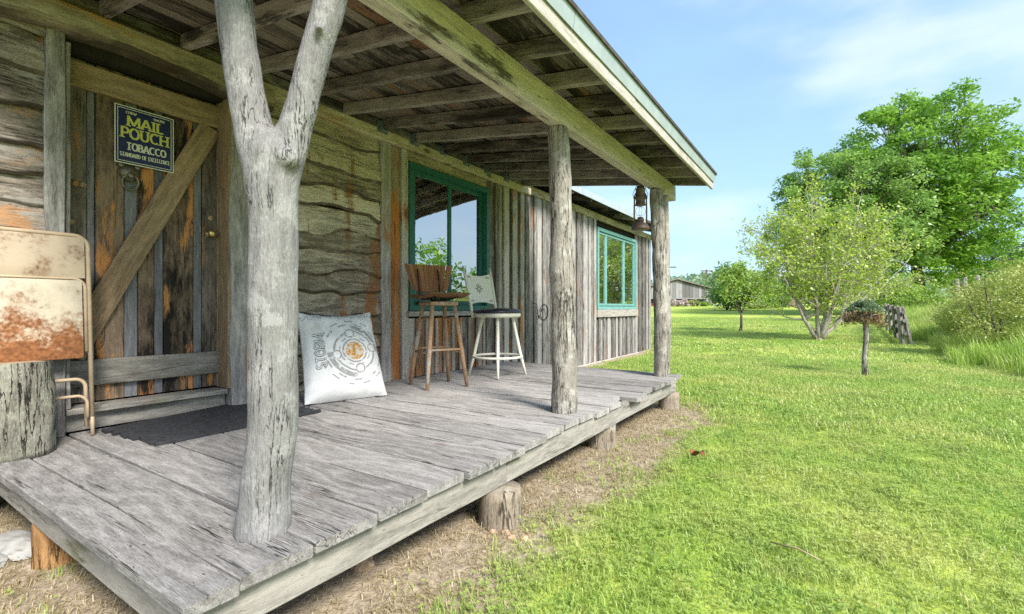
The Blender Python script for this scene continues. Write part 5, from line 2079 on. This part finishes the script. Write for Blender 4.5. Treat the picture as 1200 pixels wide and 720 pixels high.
for k, (u, vt, t_) in enumerate(((784, 311, 112), (828, 316, 128))):
    p = att(u, 361, t_)
    g = ground_z(p.x, p.y)
    top = ZC + (361 - vt) / F_PX * t_
    up_ = thing('utility_pole', ['wooden utility pole with crossarm just right of the far porch post', 'wooden utility pole with double crossarm above the barn roof'][k], 'utility pole', (p.x, p.y, g), 0, 'utility poles beyond the barn')
    mb = MB()
    mb.tube([(p.x, p.y, g - .2), (p.x, p.y, top)], [.28, .22], 8)
    part('pole', mb, M['treebark'], up_, True, M=Matrix.Identity(4))
    for z in ((-.5,) if k == 0 else (-.4, -1.6)):
        mb = MB()
        c = Vector((p.x, p.y, top + z)) - FWD * .2
        mb.bar(c - RGT * 1.6, c + RGT * 1.6, .2, .24)
        part('crossarm', mb, M['treebark'], up_, M=Matrix.Identity(4))
    for s in (-1.15, -.6, .6, 1.15):
        mb = MB()
        c = Vector((p.x, p.y, top + (-.4 if k else -.5) + .08)) - FWD * .2 + RGT * s
        mb.lathe([(.05, 0), (.08, .08), (.04, .22), (0, .24)], 8, Matrix.Translation(c))
        part('insulator', mb, M['stone'], up_, True, M=Matrix.Identity(4))

for k, (u, w) in enumerate(((790, 2.6), (801, 2.6), (811, 2.2), (826, 1.8))):
    p = att(u, 361, 74)
    shrub('flower_bush', ['flowering bush farthest left before the barn', 'second flowering bush from the left before the barn', 'third flowering bush from the left before the barn', 'low green clump before the right end of the barn'][k], (p.x, p.y, ground_z(p.x, p.y)), w, 1.0 if k < 3 else .7, 30, 40, .22, M['petal' if k < 2 else ('leaf_bush' if k == 2 else 'leaf_young')], 90 + k, 'bushes before the barn', cr=.25)

# woods on the far hill: nobody could count them
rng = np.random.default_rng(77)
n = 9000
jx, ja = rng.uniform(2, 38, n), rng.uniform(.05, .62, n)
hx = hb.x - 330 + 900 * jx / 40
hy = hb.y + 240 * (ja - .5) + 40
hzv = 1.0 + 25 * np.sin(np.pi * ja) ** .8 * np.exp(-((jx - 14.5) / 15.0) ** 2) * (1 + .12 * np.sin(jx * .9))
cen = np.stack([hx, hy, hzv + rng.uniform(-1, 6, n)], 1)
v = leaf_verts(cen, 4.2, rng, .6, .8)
wd = add('hill_woods', np_mesh('hill_woods', v, 4, attr=rng.uniform(0, 1, n)), M['leaf_hill_hazed'])
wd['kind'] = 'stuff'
wd['label'] = 'woods covering the far hill, paled green by painted haze'

# treeline out of frame to the right, seen only as a reflection in the windows
for k, (x, y, w, h) in enumerate(((17, 25, 6, 4.9), (22, 23, 7, 3.6), (14, 33, 6, 3.4), (26, 30, 9, 4.2), (30, 20, 9, 4), (20, 40, 9, 5))):
    shrub('hedgerow_tree', ['hedgerow tree reflected at the lower left of the teal window', 'second hedgerow tree out to the right of the lawn', 'third hedgerow tree out to the right of the lawn', 'fourth hedgerow tree far out to the right', 'fifth hedgerow tree far out to the right', 'sixth hedgerow tree far out beside the bank'][k], (x, y, ground_z(x, y) - .1), w, h, 60, 50, .38, M['leaf_maple'], 120 + k, 'hedgerow trees mirrored in the windows', cat='tree', cr=.2)

# ------------------------------------------------------------------ grass
def blade_mesh(name, n, rad, h0, h1, w, seed, lean=.5, clover=0, mat=None):
    rng = np.random.default_rng(seed)
    V, Fc = [], []
    for i in range(n):
        a = rng.uniform(0, 2 * math.pi)
        r = rad * math.sqrt(rng.uniform(0, 1))
        b = Vector((r * math.cos(a), r * math.sin(a), -.008))
        h = rng.uniform(h0, h1)
        d = rng.uniform(0, 2 * math.pi)
        ld = Vector((math.cos(d), math.sin(d), 0)) * h * rng.uniform(.15, 1) * lean
        sd = Vector((-math.sin(d), math.cos(d), 0)) * w * rng.uniform(.7, 1.3) * .5
        k = len(V)
        m = b + ld * .35 + Vector((0, 0, h * .6))
        t = b + ld + Vector((0, 0, h * (1 - .25 * lean)))
        V += [b - sd, b + sd, m + sd * .85, m - sd * .85, t]
        Fc += [(k, k + 1, k + 2, k + 3), (k + 3, k + 2, k + 4)]
    for i in range(clover):
        a = rng.uniform(0, 2 * math.pi)
        r = rad * math.sqrt(rng.uniform(0, 1)) * 1.2
        c = Vector((r * math.cos(a), r * math.sin(a), rng.uniform(.015, .04)))
        for q in range(3):
            an = a + q * 2.094
            d = Vector((math.cos(an), math.sin(an), .25))
            s_ = Vector((-math.sin(an), math.cos(an), 0))
            k = len(V)
            L = .011
            V += [c, c + d * L * .6 - s_ * L * .5, c + d * L * 1.1, c + d * L * .6 + s_ * L * .5]
            Fc += [(k, k + 1, k + 2, k + 3)]
    me = bpy.data.meshes.new(name)
    me.from_pydata([tuple(v) for v in V], [], Fc)
    me.materials.append(mat)
    me.update()
    return me


def scatter(name, pts, scl, meshes, label, seed):
    rng = np.random.default_rng(seed)
    n = len(pts)
    col = bpy.data.collections.new(name + '_tufts')
    for i, me in enumerate(meshes):
        col.objects.link(bpy.data.objects.new('%s_tuft' % name, me))
    me = bpy.data.meshes.new(name)
    me.vertices.add(n)
    me.vertices.foreach_set('co', pts.astype(np.float32).ravel())
    a = me.attributes.new('rot', 'FLOAT_VECTOR', 'POINT')
    rot = np.zeros((n, 3), np.float32)
    rot[:, 2] = rng.uniform(0, 6.283, n)
    rot[:, :2] = rng.normal(0, .08, (n, 2))
    a.data.foreach_set('vector', rot.ravel())
    a = me.attributes.new('scl', 'FLOAT', 'POINT')
    a.data.foreach_set('value', scl.astype(np.float32))
    o = add(name, me)
    ng = bpy.data.node_groups.new(name, 'GeometryNodeTree')
    ng.interface.new_socket('Geometry', in_out='INPUT', socket_type='NodeSocketGeometry')
    ng.interface.new_socket('Geometry', in_out='OUTPUT', socket_type='NodeSocketGeometry')
    gi = ng.nodes.new('NodeGroupInput')
    go = ng.nodes.new('NodeGroupOutput')
    ip = ng.nodes.new('GeometryNodeInstanceOnPoints')
    ci = ng.nodes.new('GeometryNodeCollectionInfo')
    ci.inputs['Collection'].default_value = col
    ci.inputs['Separate Children'].default_value = True
    ci.inputs['Reset Children'].default_value = True
    ip.inputs['Pick Instance'].default_value = True
    na = ng.nodes.new('GeometryNodeInputNamedAttribute')
    na.data_type = 'FLOAT_VECTOR'
    na.inputs['Name'].default_value = 'rot'
    nb = ng.nodes.new('GeometryNodeInputNamedAttribute')
    nb.data_type = 'FLOAT'
    nb.inputs['Name'].default_value = 'scl'
    mp = ng.nodes.new('GeometryNodeMeshToPoints')
    ng.links.new(gi.outputs[0], mp.inputs['Mesh'])
    ng.links.new(mp.outputs['Points'], ip.inputs['Points'])
    ng.links.new(ci.outputs[0], ip.inputs['Instance'])
    ng.links.new(na.outputs['Attribute'], ip.inputs['Rotation'])
    ng.links.new(nb.outputs['Attribute'], ip.inputs['Scale'])
    ng.links.new(ip.outputs['Instances'], go.inputs[0])
    md = o.modifiers.new('scatter', 'NODES')
    md.node_group = ng
    o['kind'] = 'stuff'
    o['label'] = label
    return o


def in_view(x, y, margin=90):
    dz = x * FWD.x + y * FWD.y
    u = 600 + F_PX * (x * RGT.x + y * RGT.y) / np.maximum(dz, .05)
    return (dz > .3) & (u > -margin) & (u < 1200 + margin)


def soil(x, y):
    """1 on bare soil, 0 on lawn"""
    nz_ = np.array([mnoise.noise(Vector((a * 1.5, b * 1.5, 1))) + .5 * mnoise.noise(Vector((a * 4.5, b * 4.5, 5))) for a, b in zip(x, y)])
    e = x + .26 * nz_
    s1 = np.clip((-.74 - e) / .40, 0, 1) * np.clip((5.8 - y) / .9, 0, 1)
    s2 = np.clip((-3.0 - e) / .4, 0, 1) * np.clip((12 - y) / 1.0, 0, 1)
    return np.maximum(s1, s2)


def lawn_points(r0, r1, dens, xr, yr, rng):
    n = int(dens * (xr[1] - xr[0]) * (yr[1] - yr[0]))
    x, y = rng.uniform(*xr, n), rng.uniform(*yr, n)
    r = np.hypot(x, y)
    k = (r >= r0) & (r < r1) & in_view(x, y)
    k &= ~((x < -1.27) & (x > -3.6) & (y > .5) & (y < 5.15)) & ~((x < -3.55) & (y < 11.6))
    x, y = x[k], y[k]
    s = soil(x, y)
    k = rng.uniform(0, 1, len(x)) > s * 1.02
    return x[k], y[k]


def with_z(x, y):
    z = ground_np(x, y)
    z += np.array([.022 * mnoise.noise(Vector((a * 1.1, b * 1.1, 0))) + .010 * mnoise.noise(Vector((a * 4, b * 4, 3))) for a, b in zip(x, y)])
    return np.stack([x, y, z], 1)


rng = np.random.default_rng(123)
near_t = [blade_mesh('grass_tuft', 20, .07, .02, .055, .0038, 1, .8, 0, M['grass']), blade_mesh('grass_tuft', 20, .07, .018, .045, .0042, 2, 1.0, 2, M['grass']),
          blade_mesh('grass_tuft', 20, .06, .02, .075, .0040, 3, .9, 0, M['grass']), blade_mesh('grass_tuft', 14, .07, .015, .04, .0045, 4, 1.0, 5, M['grass'])]
mid_t = [blade_mesh('grass_tuft', 26, .11, .025, .07, .0075, 11, .9, 0, M['grass']), blade_mesh('grass_tuft', 26, .11, .02, .055, .008, 12, 1.0, 4, M['grass'])]
far_t = [blade_mesh('grass_tuft', 44, .26, .03, .07, .016, 21, .9, 0, M['grass']), blade_mesh('grass_tuft', 40, .26, .03, .06, .018, 22, 1.0, 0, M['grass'])]
x, y = lawn_points(.6, 4.8, 720, (-3.9, 3.6), (-.6, 4.8), rng)
scatter('near_grass', with_z(x, y), rng.uniform(.6, 1.15, len(x)), near_t, 'fine short grass and clover of the near lawn', 1)
x, y = lawn_points(4.8, 11, 260, (-4, 3.4), (2.5, 11), rng)
scatter('lawn_grass', with_z(x, y), rng.uniform(.75, 1.3, len(x)), mid_t, 'short grass of the middle lawn beside the porch', 2)
x, y = lawn_points(11, 34, 34, (-14, 3.0), (8, 34), rng)
scatter('far_grass', with_z(x, y), rng.uniform(.7, 1.2, len(x)), far_t, 'short grass of the far lawn around the trees', 3)

# dry straw on the bare soil and under the deck's left end
dry_t = [blade_mesh('straw_tuft', 14, .08, .01, .035, .0035, 31, 2.4, 0, M['drygrass']), blade_mesh('straw_tuft', 12, .09, .012, .05, .003, 32, 2.2, 0, M['drygrass'])]
n = 11000
x, y = rng.uniform(-3.9, -.4, n), rng.uniform(-.3, 6.2, n)
k = in_view(x, y) & (soil(x, y) * rng.uniform(.5, 1.4, n) > .45) & ~((x < -1.5) & (y > .75) & (y < 5.1))
scatter('dry_straw', with_z(x[k], y[k]), rng.uniform(.6, 1.3, k.sum()), dry_t, 'dry straw strewn over the bare soil along the porch', 4)
n = 260
x, y = rng.uniform(-3.6, -.6, n), rng.uniform(-.2, 6.0, n)
k = in_view(x, y) & ~((x < -1.4) & (y > .62) & (y < 5.1))
scatter('weed_grass', with_z(x[k], y[k]), rng.uniform(.8, 1.7, k.sum()), near_t, 'scattered green weeds sprouting from the bare soil', 5)

# tall unmown grass on the right bank
tall_t = [blade_mesh('tall_tuft', 16, .16, .35, .72, .013, 41, .55, 0, M['tallgrass']), blade_mesh('tall_tuft', 16, .16, .28, .6, .014, 42, .7, 0, M['tallgrass']), blade_mesh('tall_tuft', 14, .18, .4, .85, .012, 43, .6, 0, M['tallgrass'])]
n = 16000
x, y = rng.uniform(1.6, 9, n), rng.uniform(4, 36, n)
edge = 2.15 + .25 * np.sin(y * .9) + .12 * np.sin(y * 2.7) - .02 * np.maximum(y - 9, 0)
k = in_view(x, y, 160) & (x > edge) & (rng.uniform(0, 1, n) < np.clip(1.25 - y / 45, .3, 1))
hs = np.clip(.55 + (x - edge) * .35, .5, 1.15) * rng.uniform(.75, 1.2, n)
scatter('tall_grass', with_z(x[k], y[k]), hs[k], tall_t, 'tall unmown grass covering the right-hand bank', 6)
dryt = [blade_mesh('tall_straw', 18, .12, .45, .85, .009, 51, .9, 0, M['drygrass'])]
pc = ong(1112, 392)
n = 70
x, y = pc.x + .45 + rng.normal(0, .4, n), pc.y + 1.0 + rng.normal(0, .8, n)
scatter('dead_stalks', with_z(x, y), rng.uniform(.7, 1.1, n), dryt, 'patch of pale dead stalks in the tall grass', 7)
